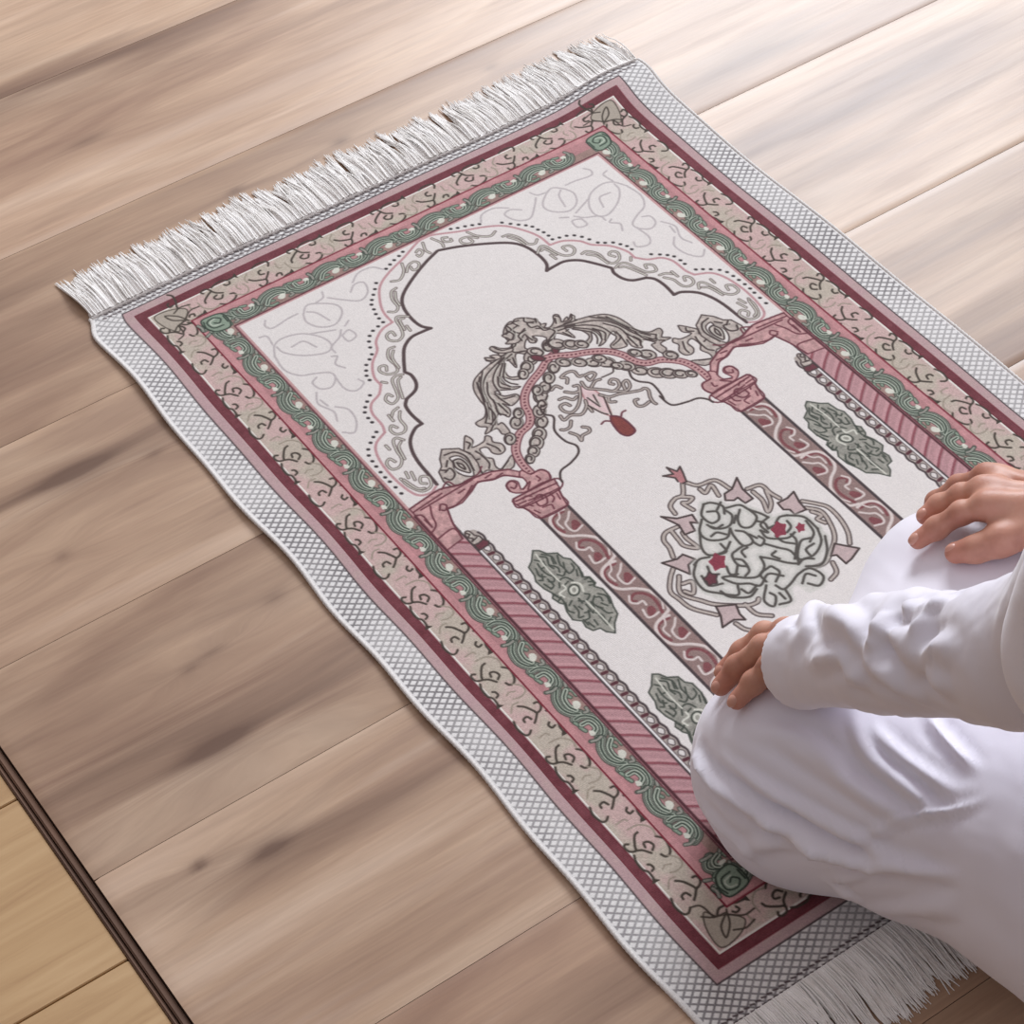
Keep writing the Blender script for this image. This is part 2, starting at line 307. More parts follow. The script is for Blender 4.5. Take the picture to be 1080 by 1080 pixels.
["fill","pink",0,0,[[-217.1,339.3],[-198.9,336.7],[-181.3,335.1],[-164.8,341.6],[-148.3,342],[-133.2,344.4],[-117.2,351.8],[-109.5,362.1],[-112.3,369],[-124.1,355.7],[-135.1,353.4],[-148.3,348],[-159.1,354.7],[-174,361.3],[-184.1,361],[-189.5,359.9],[-195.1,377.4],[-198.6,397.8],[-217.1,401],[-216.9,345.2]]],
["line","wine",1,1.1,[[-217.1,339.3],[-198.9,336.7],[-181.3,335.1],[-164.1,340.6],[-148.3,342],[-133.2,344.4],[-117.2,351.8]]],
["line","wine",1,1.1,[[-216.5,344.7],[-200.8,342.7],[-182.8,340.5]]],
["line","wine",1,1.1,[[-209.4,346.4],[-187.9,345],[-151.1,342.9]]],
["line","wine",1,1.1,[[-188.9,358.9],[-179.4,360.1],[-160.5,353.7],[-148.9,349],[-135.8,354.4],[-124.5,356.3],[-114.3,366]]],
["line","wine",1,1.1,[[-189.5,359.9],[-195.1,377.4],[-198.6,397.8]]],
["line","wine",1,1.1,[[-200,347.7],[-205.1,358.4],[-208.7,370.1],[-219.2,376.7]]],
["line","wine",1,1.1,[[-195.7,356.7],[-191.1,351.4],[-187.6,355.4],[-191.6,359.8],[-194.3,357.7]]],
["line","wine",1,1.1,[[-217.4,349.2],[-211.9,353.3],[-212.7,370]]],
["line","wine",1,1.1,[[-213.1,358.2],[-212.8,367.1]]],
["line","wine",1,1.1,[[-158,340.7],[-142.9,340.1],[-134.6,334.2]]],
["line","wine",1,1.1,[[-170.1,349.4],[-163.3,348.6]]],
["line","wine",1,1.1,[[-167.6,339.5],[-170.5,331.4],[-179.9,336.2]]],
["line","wine",1,1.1,[[-140,348.2],[-133.1,347.4]]],
["line","wine",1,1.1,[[-131,353.5],[-124.1,352.7]]],
["line","wine",1,1.1,[[-155.1,348.8],[-165.9,355.5]]],
["line","wine",1,1.1,[[-218.9,385.5],[-200.4,382.1],[-196.2,388.1]]],
["fill","wine",0,0,[[-194.3,408.3],[-185.1,408],[-181.6,414.2],[-184,417.7],[-194.9,418.5]]],
["fill","taupe",1,0,[[-193.8,394.3],[-189.2,393.2],[-187.8,400.6],[-185.2,404.3],[-185.5,409.5],[-195.1,409.4]]],
["line","dark",1,0.9,[[-192.6,394.3],[-190.8,397.4],[-193.7,399.8],[-191.1,403.5],[-193.9,405.8],[-187.7,404.2]]],
["line","wine",1,8.2,[[-103.3,371.3],[-102.6,352.2],[-97,335.1],[-82.9,321.1],[-68.7,316.2],[-60.8,306.5],[-57.1,293.5],[-48.4,281],[-35.2,271.7],[-19,264.4],[-4.2,256],[4.8,252.8]]],
["line","pink",1,6.2,[[-103.3,371.3],[-102.6,352.2],[-97,335.1],[-82.9,321.1],[-68.7,316.2],[-60.8,306.5],[-57.1,293.5],[-48.4,281],[-35.2,271.7],[-19,264.4],[-4.2,256],[4.8,252.8]]],
["line","ropedots",1,1.1,[[-103.3,371.3],[-102.6,352.2],[-97,335.1],[-82.9,321.1],[-68.7,316.2],[-60.8,306.5],[-57.1,293.5],[-48.4,281],[-35.2,271.7],[-19,264.4],[-4.2,256],[4.8,252.8]]],
["fill","taupe",1,0,[[-52.6,323.7],[-57.6,327.6],[-62.4,326.9],[-64.3,322.1],[-61.9,316.1],[-56.8,312.4],[-52,313.5],[-50.5,318.5]]],
["line","dark",1,1,[[-52.6,323.7],[-57.2,326.8],[-61.2,326],[-62.5,322.4],[-61,318.4],[-58.1,316.1],[-55.5,316.4],[-54.7,318.4],[-55.5,320.6]]],
["fill","taupe",1,0,[[-62.9,336.1],[-68.3,340.3],[-73.6,339.6],[-75.6,334.4],[-73.1,327.8],[-67.5,323.9],[-62.4,325],[-60.7,330.5]]],
["line","dark",1,1,[[-69.8,340.6],[-73.8,338.3],[-74.3,333.3],[-71.6,328.7],[-67.7,326.7],[-65,328],[-64.5,331],[-66,333.7],[-68,334.7]]],
["fill","taupe",1,0,[[-71.4,343.6],[-76.8,347.7],[-82.1,347],[-84.1,341.8],[-81.6,335.3],[-76.1,331.4],[-70.9,332.6],[-69.3,338]]],
["line","dark",1,1,[[-83.6,344.8],[-82.9,339],[-79.2,334.5],[-74.9,333.4],[-72.3,335.7],[-72.5,339.4],[-74.7,342.3],[-77.2,343.1],[-78.6,341.9]]],
["fill","taupe",1,0,[[-80.8,350.4],[-85.2,353.8],[-89.6,353.2],[-91.3,348.9],[-89.2,343.5],[-84.7,340.3],[-80.4,341.2],[-79,345.7]]],
["line","dark",1,1,[[-90.9,351.4],[-90.3,346.5],[-87.2,342.8],[-83.7,341.9],[-81.6,343.8],[-81.7,346.9],[-83.5,349.3],[-85.6,349.9],[-86.7,348.9]]],
["fill","taupe",1,0,[[-90.1,355.6],[-93.6,358.3],[-97.1,357.8],[-98.4,354.4],[-96.8,350.1],[-93.2,347.5],[-89.8,348.3],[-88.7,351.9]]],
["line","dark",1,1,[[-94.6,358.5],[-97.2,357],[-97.6,353.7],[-95.8,350.6],[-93.3,349.4],[-91.5,350.2],[-91.1,352.2],[-92.1,353.9],[-93.4,354.6]]],
["fill","taupe",1,0,[[-46,311.4],[-51,315.3],[-55.9,314.6],[-57.7,309.8],[-55.4,303.7],[-50.2,300],[-45.4,301.1],[-43.9,306.2]]],
["line","dark",1,1,[[-50.2,300],[-46.1,301.5],[-45.1,305.8],[-47.1,310.3],[-50.6,312.6],[-53.4,312],[-54.2,309.4],[-53.1,306.8],[-51.3,305.6]]],
["fill","taupe",1,0,[[-33.1,295.7],[-38.6,300.1],[-44,299.3],[-46,294],[-43.4,287.3],[-37.7,283.2],[-32.4,284.4],[-30.8,290]]],
["line","dark",1,1,[[-33.1,295.7],[-38.3,299.2],[-42.6,298.4],[-44.1,294.4],[-42.4,289.9],[-39.1,287.3],[-36.3,287.6],[-35.4,289.9],[-36.3,292.3]]],
["fill","taupe",1,0,[[-23.7,288.4],[-28.4,292],[-32.9,291.4],[-34.5,286.9],[-32.3,281.3],[-27.6,277.9],[-23.2,278.9],[-21.8,283.5]]],
["line","dark",1,1,[[-22.5,279.8],[-22.5,284.7],[-25.4,288.9],[-29.1,290.4],[-31.6,288.9],[-31.8,285.9],[-30.1,283.2],[-28,282.2],[-26.7,283]]],
["fill","taupe",1,0,[[-13.3,280.1],[-18,283.7],[-22.6,283.1],[-24.2,278.6],[-22,273],[-17.2,269.5],[-12.8,270.5],[-11.4,275.2]]],
["line","dark",1,1,[[-19.3,284],[-22.7,282],[-23.1,277.7],[-20.7,273.7],[-17.4,272],[-15,273],[-14.6,275.6],[-15.9,278],[-17.7,278.9]]],
["fill","taupe",1,0,[[-71.7,310.9],[-76.6,314.8],[-81.5,314.1],[-83.3,309.3],[-81,303.2],[-76,299.6],[-71.2,300.6],[-69.7,305.7]]],
["line","dark",1,1,[[-82,304.7],[-77.6,300.9],[-73.4,300.9],[-71.5,304.2],[-72.5,308.3],[-75.3,310.9],[-77.9,311.1],[-79.1,309.3],[-78.6,307.1]]],
["fill","taupe",1,0,[[-63.9,301],[-68,304.2],[-72,303.7],[-73.5,299.7],[-71.6,294.7],[-67.4,291.7],[-63.5,292.6],[-62.3,296.7]]],
["line","dark",1,1,[[-73.2,302],[-72.7,297.5],[-69.8,294.1],[-66.5,293.2],[-64.6,295],[-64.8,297.8],[-66.4,300.1],[-68.3,300.7],[-69.4,299.7]]],
["fill","taupe",1,0,[[-89.2,324.1],[-93.6,327.6],[-98,327],[-99.7,322.7],[-97.6,317.2],[-93.1,313.9],[-88.8,314.9],[-87.4,319.4]]],
["line","dark",1,1,[[-94.8,327.9],[-98.2,326],[-98.6,321.8],[-96.4,317.9],[-93.2,316.3],[-90.9,317.3],[-90.5,319.8],[-91.7,322.1],[-93.4,323]]],
["fill","taupe",1,0,[[-10.3,248.1],[-16,252.6],[-21.5,251.8],[-23.4,246.4],[-20.7,239.5],[-14.9,235.2],[-9.6,236.3],[-7.9,242.1]]],
["line","dark",1,1,[[-14.9,235.2],[-10.3,236.8],[-9.2,241.7],[-11.5,246.8],[-15.4,249.5],[-18.6,248.8],[-19.5,245.9],[-18.2,242.9],[-16.1,241.5]]],
["fill","taupe",1,0,[[-21.2,256.2],[-26.4,260.3],[-31.4,259.7],[-33.2,254.7],[-30.7,248.4],[-25.5,244.6],[-20.6,245.6],[-19.1,250.8]]],
["line","dark",1,1,[[-32.8,257.6],[-32.1,251.9],[-28.5,247.5],[-24.3,246.4],[-21.9,248.6],[-22.2,252.2],[-24.3,255.1],[-26.7,255.8],[-28,254.7]]],
["fill","taupe",1,0,[[-30.2,260.8],[-34.4,264.2],[-38.5,263.6],[-40,259.6],[-38,254.4],[-33.7,251.3],[-29.7,252.1],[-28.5,256.4]]],
["line","dark",1,1,[[-35.6,264.4],[-38.6,262.6],[-39,258.7],[-36.9,255.1],[-33.9,253.5],[-31.8,254.5],[-31.4,256.8],[-32.6,259],[-34.2,259.8]]],
["fill","taupe",1,0,[[-1.4,271.2],[-6.1,274.8],[-10.7,274.3],[-12.4,269.7],[-10.1,264],[-5.3,260.6],[-0.8,261.5],[0.5,266.2]]],
["line","dark",1,1,[[-1.4,271.2],[-5.8,274.1],[-9.5,273.4],[-10.7,270],[-9.3,266.2],[-6.5,264],[-4.1,264.3],[-3.3,266.2],[-4.1,268.2]]],
["fill","taupe",1,0,[[-40.1,304.8],[-43.7,307.7],[-47.3,307.2],[-48.6,303.7],[-46.9,299.2],[-43.1,296.5],[-39.6,297.3],[-38.5,301]]],
["line","dark",1,1,[[-47.6,300.2],[-44.3,297.5],[-41.2,297.5],[-39.9,299.9],[-40.7,302.9],[-42.7,304.8],[-44.7,304.9],[-45.5,303.6],[-45.1,302.1]]],
["fill","taupe",1,0,[[11.9,243.3],[7.1,247],[2.4,246.4],[0.8,241.8],[3.1,236],[8,232.5],[12.5,233.4],[13.9,238.2]]],
["line","dark",1,1,[[5.7,247.3],[2.3,245.3],[2,240.9],[4.4,236.8],[7.8,235],[10.2,236.1],[10.6,238.7],[9.2,241.1],[7.4,242.1]]],
["fill","taupe",1,0,[[-32.1,286.9],[-36.3,290.1],[-40.3,289.6],[-41.8,285.6],[-39.9,280.5],[-35.6,277.5],[-31.6,278.3],[-30.4,282.5]]],
["line","dark",1,1,[[-41.5,287.9],[-40.9,283.3],[-38,279.8],[-34.7,279],[-32.7,280.7],[-32.9,283.6],[-34.6,285.9],[-36.6,286.5],[-37.6,285.6]]],
["fill","wine",1,0,[[9.8,243.3],[14.7,242.1],[15.3,247.5],[10.5,253.2],[5.9,253.7],[5.9,248.7]]],
["fill","pink",1,0,[[-108.1,360.1],[-104,369.3],[-93.5,369.6],[-90.1,376.7],[-92.9,385],[-103.9,384.2],[-119.1,384.7],[-127.3,381.5],[-131.5,375.4],[-130.2,367.5],[-124,364.7],[-119.2,369.8],[-121.8,379.7],[-113.6,376.9],[-112.3,369],[-113.7,365]]],
["line","wine",1,1.1,[[-104,369.3],[-94,370.1],[-90.1,376.7],[-92.9,385]]],
["line","wine",1,1.1,[[-131.5,375.4],[-129.9,367.7],[-123.7,365.8],[-121.2,371.2],[-126,375.1],[-128.1,372]]],
["line","wine",1,1.1,[[-120.5,380.7],[-114.3,377.9],[-110.2,376.6],[-117,383.3]]],
["line","wine",1,1.1,[[-101.2,374.3],[-100.5,379.3],[-103.2,380.2]]],
["fill","pink",0,0,[[-134.6,385.1],[-90.3,386.7],[-93.4,400.6],[-134.8,398.8],[-136.9,389.8]]],
["fill","pink",0,0,[[-133.8,397.4],[-94.2,398.7],[-97.3,408.6],[-99.9,420.6],[-127.8,419.5],[-131.4,404.8]]],
["line","wine",1,1.1,[[-134.6,385.1],[-90.3,386.7],[-92.8,399.8],[-133.8,398.7],[-137,388.5],[-134.6,385.1]]],
["line","wine",1,1.1,[[-134.1,388.9],[-91.4,392.5]]],
["line","wine",1,1.1,[[-133.8,398.7],[-131.7,405.4],[-127.8,419.5],[-99.9,420.6],[-96.9,408.1],[-94.2,398.7]]],
["line","wine",1,1.1,[[-119.3,396.5],[-113.2,394.6],[-109.1,399.8],[-113.1,407.6],[-120.2,406.7],[-120.3,400.1]]],
["line","wine",1,1.1,[[-112.2,397.5],[-113.2,401.1]]],
["line","wine",1,1.1,[[-104,399.2],[-104,405.8],[-108.1,409.3]]],
["line","wine",1,1.1,[[-127.4,399.2],[-125.3,402.9]]],
["line","wine",1,0.9,[[-124.4,394.9],[-102,398.6]]],
["line","wine",1,0.9,[[-135.5,393.1],[-126.8,394]]],
["line","wine",1,0.9,[[-119.2,409.6],[-111.1,411.3],[-112.1,417.1]]],
["line","wine",1,0.9,[[-127.3,407.9],[-125.2,413.7]]],
["line","wine",1,0.9,[[-98.9,403.1],[-100.6,410.6]]],
["line","wine",1,0.9,[[-127.4,390.4],[-123.4,389.1],[-119.3,392.2]]],
["line","wine",1,0.9,[[-109.2,391],[-104.5,391]]]],"Z":[["fill","sage",0,0,[[-156.7,447],[-152,450.5],[-148.9,457.2],[-140.9,462.3],[-140,470.1],[-135.7,475],[-135.6,485.6],[-137.2,495],[-138.8,499],[-134.6,502.1],[-134.5,510.8],[-137.8,513.5],[-133.6,520.1],[-134.3,531.6],[-138.3,542.2],[-140.2,550.9],[-148.7,558.1],[-154.7,567],[-160.1,561.3],[-161.8,555],[-168.3,553.5],[-170.9,546.6],[-169.4,539.3],[-175.3,533.3],[-173.9,522.6],[-170.7,514.7],[-173.3,511.1],[-175.1,502.9],[-171.5,498.8],[-174.6,489.6],[-175.6,478.5],[-172.5,472.1],[-171,461],[-164.9,456.8]]],
["line","moss",1,1,[[-156.1,456.3],[-151.8,461.2],[-155,469.4],[-154.1,475.3]]],
["line","moss",1,1,[[-162.3,462.3],[-163.4,470.2],[-162.4,477.9],[-159.8,483.3],[-163,487.8],[-166.4,485.3]]],
["line","moss",1,1,[[-166.8,465.9],[-169.1,474.7],[-165.7,478.9]]],
["line","moss",1,1,[[-142.6,464.6],[-146.6,473.9],[-146.5,481],[-146.4,488.1],[-139.8,486],[-138.2,480.2]]],
["line","moss",1,1,[[-143.3,474.7],[-145.7,479.9]]],
["line","moss",1,1,[[-135.6,487.4],[-139.6,498.3]]],
["line","moss",1,1,[[-172.3,479.2],[-169.8,481.1]]],
["line","moss",1,1,[[-162.9,496.6],[-158,489.8],[-151.8,490.1],[-148.8,496.7]]],
["line","moss",1,1,[[-157.9,496.8],[-153,495.3]]],
["line","moss",1,1,[[-171.9,500.2],[-169.2,509],[-170,513.6]]],
["line","moss",1,1,[[-139.6,501.8],[-135.4,503.2],[-136.2,511.3],[-140.3,509.9]]],
["line","moss",1,1,[[-144.3,522.4],[-150,528.4],[-148.2,536.6],[-146.5,544.6],[-143.1,547.1]]],
["line","moss",1,1,[[-144.3,524.2],[-140.9,526.6],[-141.7,531.2]]],
["line","moss",1,1,[[-158.1,532.6],[-162.1,539.8],[-166.2,540.1]]],
["line","moss",1,1,[[-164.9,520.8],[-165.6,528.7],[-169.5,534.2],[-165.4,535.6]]],
["line","moss",1,1,[[-169.1,514.2],[-172.2,522.1],[-169.7,527.4]]],
["line","moss",1,1,[[-153.9,542.5],[-154.5,553.8]]],
["line","moss",1,1,[[-160.4,544.4],[-161.1,550.6]]],
["line","moss",1,1,[[-158.4,518.8],[-153.4,522.5],[-146.8,518.8],[-149.4,515.3]]],
["line","moss",1,1,[[-157.5,522.9],[-156.8,516.6]]],
["line","moss",1,1,[[-171.4,485.1],[-169.5,493.4]]],
["line","moss",1,1,[[-171.9,498.5],[-170.2,503.2]]],
["line","moss",1,1,[[-167.8,538.9],[-167.7,545.7]]],
["line","moss",1,1,[[-135.1,529.3],[-137.5,537.7]]],
["line","moss",1,1,[[-144.2,532.8],[-141.6,538.1]]],
["line","moss",1,1,[[-152.8,455.3],[-147.6,462.6],[-149.2,472]]],
["line","moss",1,1,[[-155.8,525.8],[-156.4,537.2]]],
["line","moss",1,1,[[-156.8,462.8],[-158.4,468.7],[-162.5,469.1]]],
["line","moss",1,1,[[-148.4,463.8],[-150.8,470.8]]],
["line","moss",1,1,[[-147.3,483.9],[-152.3,487.2],[-155.7,482.9]]],
["line","moss",1,1,[[-138.9,488.4],[-142.2,494.7]]],
["line","moss",1,1,[[-165.6,482.4],[-165.5,491.2],[-169.5,493.4]]],
["line","moss",1,1,[[-166.6,474.8],[-169,479.9]]],
["line","moss",1,1,[[-140.2,522.1],[-136,528.6],[-138.3,537.1]]],
["line","moss",1,1,[[-150.8,526.1],[-152.4,533.5],[-156.4,537.2]]],
["line","moss",1,1,[[-162.4,524.3],[-161.5,528.4]]],
["line","moss",1,1,[[-168.2,518.3],[-163.4,515.1]]],
["line","moss",1,1,[[-154.7,538.5],[-151.4,544.3],[-152.9,549.9]]],
["line","moss",1,1,[[-166.1,543.5],[-165.1,550.9]]],
["line","moss",1,1,[[-147.2,550.8],[-154.5,555.5]]],
["line","moss",1,1,[[-166.8,505.7],[-172.5,508.3]]],
["line","moss",1,1,[[-138.7,506],[-135.4,508.5]]],
["line","moss",1,1,[[-161.9,457.2],[-158.5,461.5]]],
["line","moss",1,1,[[-155,469.4],[-150.8,476.1],[-152.3,481.9]]],
["line","moss",1,1,[[-162.2,532.9],[-158.1,534.3]]],
["line","moss",1,1,[[-146.6,537.8],[-149.1,534.2]]],
["line","moss",1,1.1,[[-150.6,509.2],[-153.9,511.8],[-157.4,511.8],[-159.6,509.3],[-159.3,505.3],[-156.8,501.8],[-153.1,500.4],[-150,501.8],[-149.1,505.3],[-150.7,509.3]]],
["line","creamg",1,1.6,[[-152.1,508.1],[-154.1,509.6],[-156.3,509.7],[-157.6,508.1],[-157.3,505.7],[-155.8,503.6],[-153.7,502.8],[-151.8,503.5],[-151.1,505.7],[-152.1,508.1]]],
["line","creamg",1,1.6,[[-166,508],[-166.9,502.2],[-159.5,500.8],[-158.7,496.2]]],
["line","creamg",1,1.6,[[-148.6,512.4],[-146.2,505.6],[-147.1,501.5],[-151.3,498.3]]],
["line","creamg",1,1.2,[[-157,452.1],[-159.1,473.3],[-158.8,491]]],
["line","creamg",1,1.2,[[-153.4,522.5],[-153,543.1],[-153.5,562.9]]]],"S":[["fill","greyg",1,0,[[-1.4,493.4],[10.8,505.4],[14.6,516.9],[27,523.2],[34.7,540.6],[51.1,547.1],[63.2,559],[65.3,574.9],[60.5,588.4],[47.6,601.3],[35,608.6],[24.2,606.1],[29.1,620.8],[24.7,631.2],[7.2,631.8],[2.2,617.2],[-8.8,628],[-20.9,632.5],[-27.3,622.3],[-27.1,611.7],[-37.7,609.2],[-52.2,601.1],[-62.7,587.9],[-66.5,571.5],[-59.7,554.6],[-47.5,544.3],[-34,543.3],[-32.3,527.6],[-15.5,505.9]]],
["line","dark",1,4.4,[[-0.5,461.6],[-9.2,472.9],[-17.5,472.5],[-26.6,477.3],[-28.9,487.3]]],
["line","dark",1,4.4,[[-10.6,474.7],[-4.5,480.8],[-10.8,483.3],[-15.6,481.2],[-13.1,493.3]]],
["line","dark",1,4.4,[[2.9,462.8],[9,471.7],[22.3,474.3],[27,479.3],[29.4,492.9]]],
["line","dark",1,4.4,[[7.5,476.5],[8.7,483.3],[18.6,478.9],[16.1,493.2]]],
["line","dark",1,4.4,[[41.7,502.1],[54.2,505.6],[55.1,518.1],[57.5,528.6]]],
["line","dark",1,4.4,[[43.6,508],[43.8,521.3],[38.8,535],[47.7,528.6],[53.9,514.2]]],
["line","dark",1,4.4,[[71.6,543.6],[80.2,554.4],[85.3,564],[84.5,580.7],[79.5,597],[72.1,608.3]]],
["line","dark",1,4.4,[[69.1,551.9],[77,563.5],[73.3,580.9],[65.8,595.2],[52.9,605.3],[40.3,612.6],[28.8,610.9]]],
["line","dark",1,4.4,[[-37.4,501.1],[-49.6,500.5],[-56.5,506.7],[-58,516.9],[-62.1,527.8]]],
["line","dark",1,4.4,[[-44.2,501.7],[-45.7,514.7],[-45.9,523.1],[-37.8,531.9],[-39,517],[-37.5,509.5]]],
["line","dark",1,4.4,[[-70.3,538.5],[-79,545.8],[-88.3,557.9],[-87.7,569.3],[-85.1,584.7],[-72.7,603.3]]],
["line","dark",1,4.4,[[-71.7,548.5],[-82.4,565.1],[-73.2,582.8],[-65.4,594],[-46.4,609.5],[-36.5,612.8],[-32.4,610.4]]],
["line","dark",1,4.4,[[-65.6,620.5],[-63.1,630.4],[-55.9,637],[-41.6,645]]],
["line","dark",1,4.4,[[-45.7,608.6],[-44.6,622.9],[-35.5,632.3]]],
["line","dark",1,4.4,[[45.6,616.5],[41.1,627],[31.5,630.8]]],
["line","dark",1,4.4,[[-74.4,557.4],[-66.4,560.6],[-73.8,571.5],[-78.4,565.3]]],
["line","dark",1,4.4,[[70.2,558.5],[74,567.1],[68.3,568.6],[70.8,576.2]]],
["line","taupe",1,2.5,[[-0.5,461.6],[-9.2,472.9],[-17.5,472.5],[-26.6,477.3],[-28.9,487.3]]],
["line","taupe",1,2.5,[[-10.6,474.7],[-4.5,480.8],[-10.8,483.3],[-15.6,481.2],[-13.1,493.3]]],
["line","taupe",1,2.5,[[2.9,462.8],[9,471.7],[22.3,474.3],[27,479.3],[29.4,492.9]]],
["line","taupe",1,2.5,[[7.5,476.5],[8.7,483.3],[18.6,478.9],[16.1,493.2]]],
["line","taupe",1,2.5,[[41.7,502.1],[54.2,505.6],[55.1,518.1],[57.5,528.6]]],
["line","taupe",1,2.5,[[43.6,508],[43.8,521.3],[38.8,535],[47.7,528.6],[53.9,514.2]]],
["line","taupe",1,2.5,[[71.6,543.6],[80.2,554.4],[85.3,564],[84.5,580.7],[79.5,597],[72.1,608.3]]],
["line","taupe",1,2.5,[[69.1,551.9],[77,563.5],[73.3,580.9],[65.8,595.2],[52.9,605.3],[40.3,612.6],[28.8,610.9]]],
["line","taupe",1,2.5,[[-37.4,501.1],[-49.6,500.5],[-56.5,506.7],[-58,516.9],[-62.1,527.8]]],
["line","taupe",1,2.5,[[-44.2,501.7],[-45.7,514.7],[-45.9,523.1],[-37.8,531.9],[-39,517],[-37.5,509.5]]],
["line","taupe",1,2.5,[[-70.3,538.5],[-79,545.8],[-88.3,557.9],[-87.7,569.3],[-85.1,584.7],[-72.7,603.3]]],
["line","taupe",1,2.5,[[-71.7,548.5],[-82.4,565.1],[-73.2,582.8],[-65.4,594],[-46.4,609.5],[-36.5,612.8],[-32.4,610.4]]],
["line","taupe",1,2.5,[[-65.6,620.5],[-63.1,630.4],[-55.9,637],[-41.6,645]]],
["line","taupe",1,2.5,[[-45.7,608.6],[-44.6,622.9],[-35.5,632.3]]],
["line","taupe",1,2.5,[[45.6,616.5],[41.1,627],[31.5,630.8]]],
["line","taupe",1,2.5,[[-74.4,557.4],[-66.4,560.6],[-73.8,571.5],[-78.4,565.3]]],
["line","taupe",1,2.5,[[70.2,558.5],[74,567.1],[68.3,568.6],[70.8,576.2]]],
["fill","rosegrey",0,0,[[17.2,501.4],[21.6,494.5],[30.7,493.9],[43,485.4],[38.3,499.6],[38.4,514.4],[29.3,514.8],[28.2,505.3],[23.3,506]]],
["sharp","dark",0,1.5,[[17.2,501.4],[21.6,494.5],[30.7,493.9],[43,485.4],[38.3,499.6],[38.4,514.4],[29.3,514.8],[28.2,505.3],[23.3,506],[17.2,501.4]]],
["fill","rosegrey",0,0,[[52.4,532.1],[62.9,532.7],[72.9,529.9],[68.8,542.9],[67.6,553.7],[55.8,552],[56.1,545],[51.4,541.5]]],
["sharp","dark",0,1.5,[[52.4,532.1],[62.9,532.7],[72.9,529.9],[68.8,542.9],[67.6,553.7],[55.8,552],[56.1,545],[51.4,541.5],[52.4,532.1]]],
["fill","rosegrey",0,0,[[61.4,600.4],[66.6,607.1],[75.1,617.6],[61.8,623],[54.2,624.3],[54,611.7],[49.3,609.6]]],
["sharp","dark",0,1.5,[[61.4,600.4],[66.6,607.1],[75.1,617.6],[61.8,623],[54.2,624.3],[54,611.7],[49.3,609.6],[61.4,600.4]]],
["fill","rosegrey",0,0,[[-41.2,482.4],[-31,492.9],[-17.4,497.3],[-19.7,508.6],[-24.4,503.6],[-27.3,514.3],[-37.5,512.4],[-34.6,500.3]]],
["sharp","dark",0,1.5,[[-41.2,482.4],[-31,492.9],[-17.4,497.3],[-19.7,508.6],[-24.4,503.6],[-27.3,514.3],[-37.5,512.4],[-34.6,500.3],[-41.2,482.4]]],
["fill","rosegrey",0,0,[[-74.2,527.2],[-60.8,531.6],[-53.4,530.2],[-48.1,541.1],[-56.9,542.9],[-62.4,552.6],[-67.6,540.4]]],
["sharp","dark",0,1.5,[[-74.2,527.2],[-60.8,531.6],[-53.4,530.2],[-48.1,541.1],[-56.9,542.9],[-62.4,552.6],[-67.6,540.4],[-74.2,527.2]]],
["fill","rosegrey",0,0,[[-67.4,595.2],[-52.3,603.8],[-56.3,614.1],[-56.4,622.1],[-64.3,616.2],[-77.4,617.1],[-70.7,606.1]]],
["sharp","dark",0,1.5,[[-67.4,595.2],[-52.3,603.8],[-56.3,614.1],[-56.4,622.1],[-64.3,616.2],[-77.4,617.1],[-70.7,606.1],[-67.4,595.2]]],
["fill","rose",0,0,[[-2.5,457.2],[-1.7,451.9],[-9.2,443.3],[-0.2,447],[0.1,436.8],[4.8,446.3],[10.5,443.1],[8.2,450.3],[3.7,461.8],[-0.5,461.6]]],
["sharp","dark",0,1.5,[[-2.5,457.2],[-1.7,451.9],[-9.2,443.3],[-0.2,447],[0.1,436.8],[4.8,446.3],[10.5,443.1],[8.2,450.3],[3.7,461.8],[-0.5,461.6]]],
["line","haze",1,7,[[-1.4,493.4],[-11.3,503.3],[-10.2,515.6],[-1.9,516.1],[2.4,507.8],[-4.4,502.7]]],
["line","haze",1,7,[[-1.4,493.4],[5.2,496],[10.8,505.4],[6.4,513.7]]],
["line","haze",1,7,[[9.3,510],[10.4,519.5],[1.9,527.6],[-7.7,526.1],[-13,519.3]]],
["line","haze",1,7,[[12.1,509.2],[23.8,513.6],[27,523.2],[32.2,532.9],[34.7,540.6]]],
["line","haze",1,7,[[20.2,518.2],[11.6,526.2],[8.6,535.4],[15.3,540.4],[26.6,534.5],[27,523.2]]],
["line","haze",1,7,[[-14.1,507],[-25.3,518.6],[-24.2,530.8],[-10.7,538.1],[-0.9,531.1]]],
["line","haze",1,7,[[34.7,540.6],[23.5,543.7],[23.1,554.8],[19.2,549]]],
["line","haze",1,7,[[49.7,548.9],[42.8,546.6],[35.7,550]]],
["line","haze",1,7,[[49.7,548.9],[60.4,559.8],[61,577.4]]],
["line","haze",1,7,[[61,577.4],[53.5,591.6],[38,599.8],[24.5,595.3],[38.8,580.7],[48.3,582.2]]],
["line","haze",1,7,[[-0.9,531.1],[-3.9,540.3],[-4.3,554.2],[5.3,555.6],[7,542.8],[1.7,536]]],
["line","haze",1,7,[[-4.3,554.2],[-11.1,554.7],[-19.3,557],[-22.3,568.7],[-17,575.4]]],
["line","haze",1,7,[[-3,557.9],[-9.8,558.5],[-11.4,565.7]]],
["line","haze",1,7,[[5.3,555.6],[7.8,563.2],[14.7,559.9],[13.6,553.4]]],
["line","haze",1,7,[[11.9,563.4],[18.4,573.9],[24.9,584.4],[21.7,598.7],[13.7,592.8],[5.9,581.4],[-0.7,573.7]]],
["line","haze",1,7,[[-0.7,573.7],[-5,584.3],[-16,590],[-25.3,585.8],[-35.8,575.2]]],
["line","haze",1,7,[[-35.8,575.2],[-42.5,572.9],[-37.3,585],[-28.1,591.9],[-21.5,599.5],[-8,593.2],[1.2,602.8]]],
["line","haze",1,7,[[-22.3,568.7],[-31.9,578.1]]],
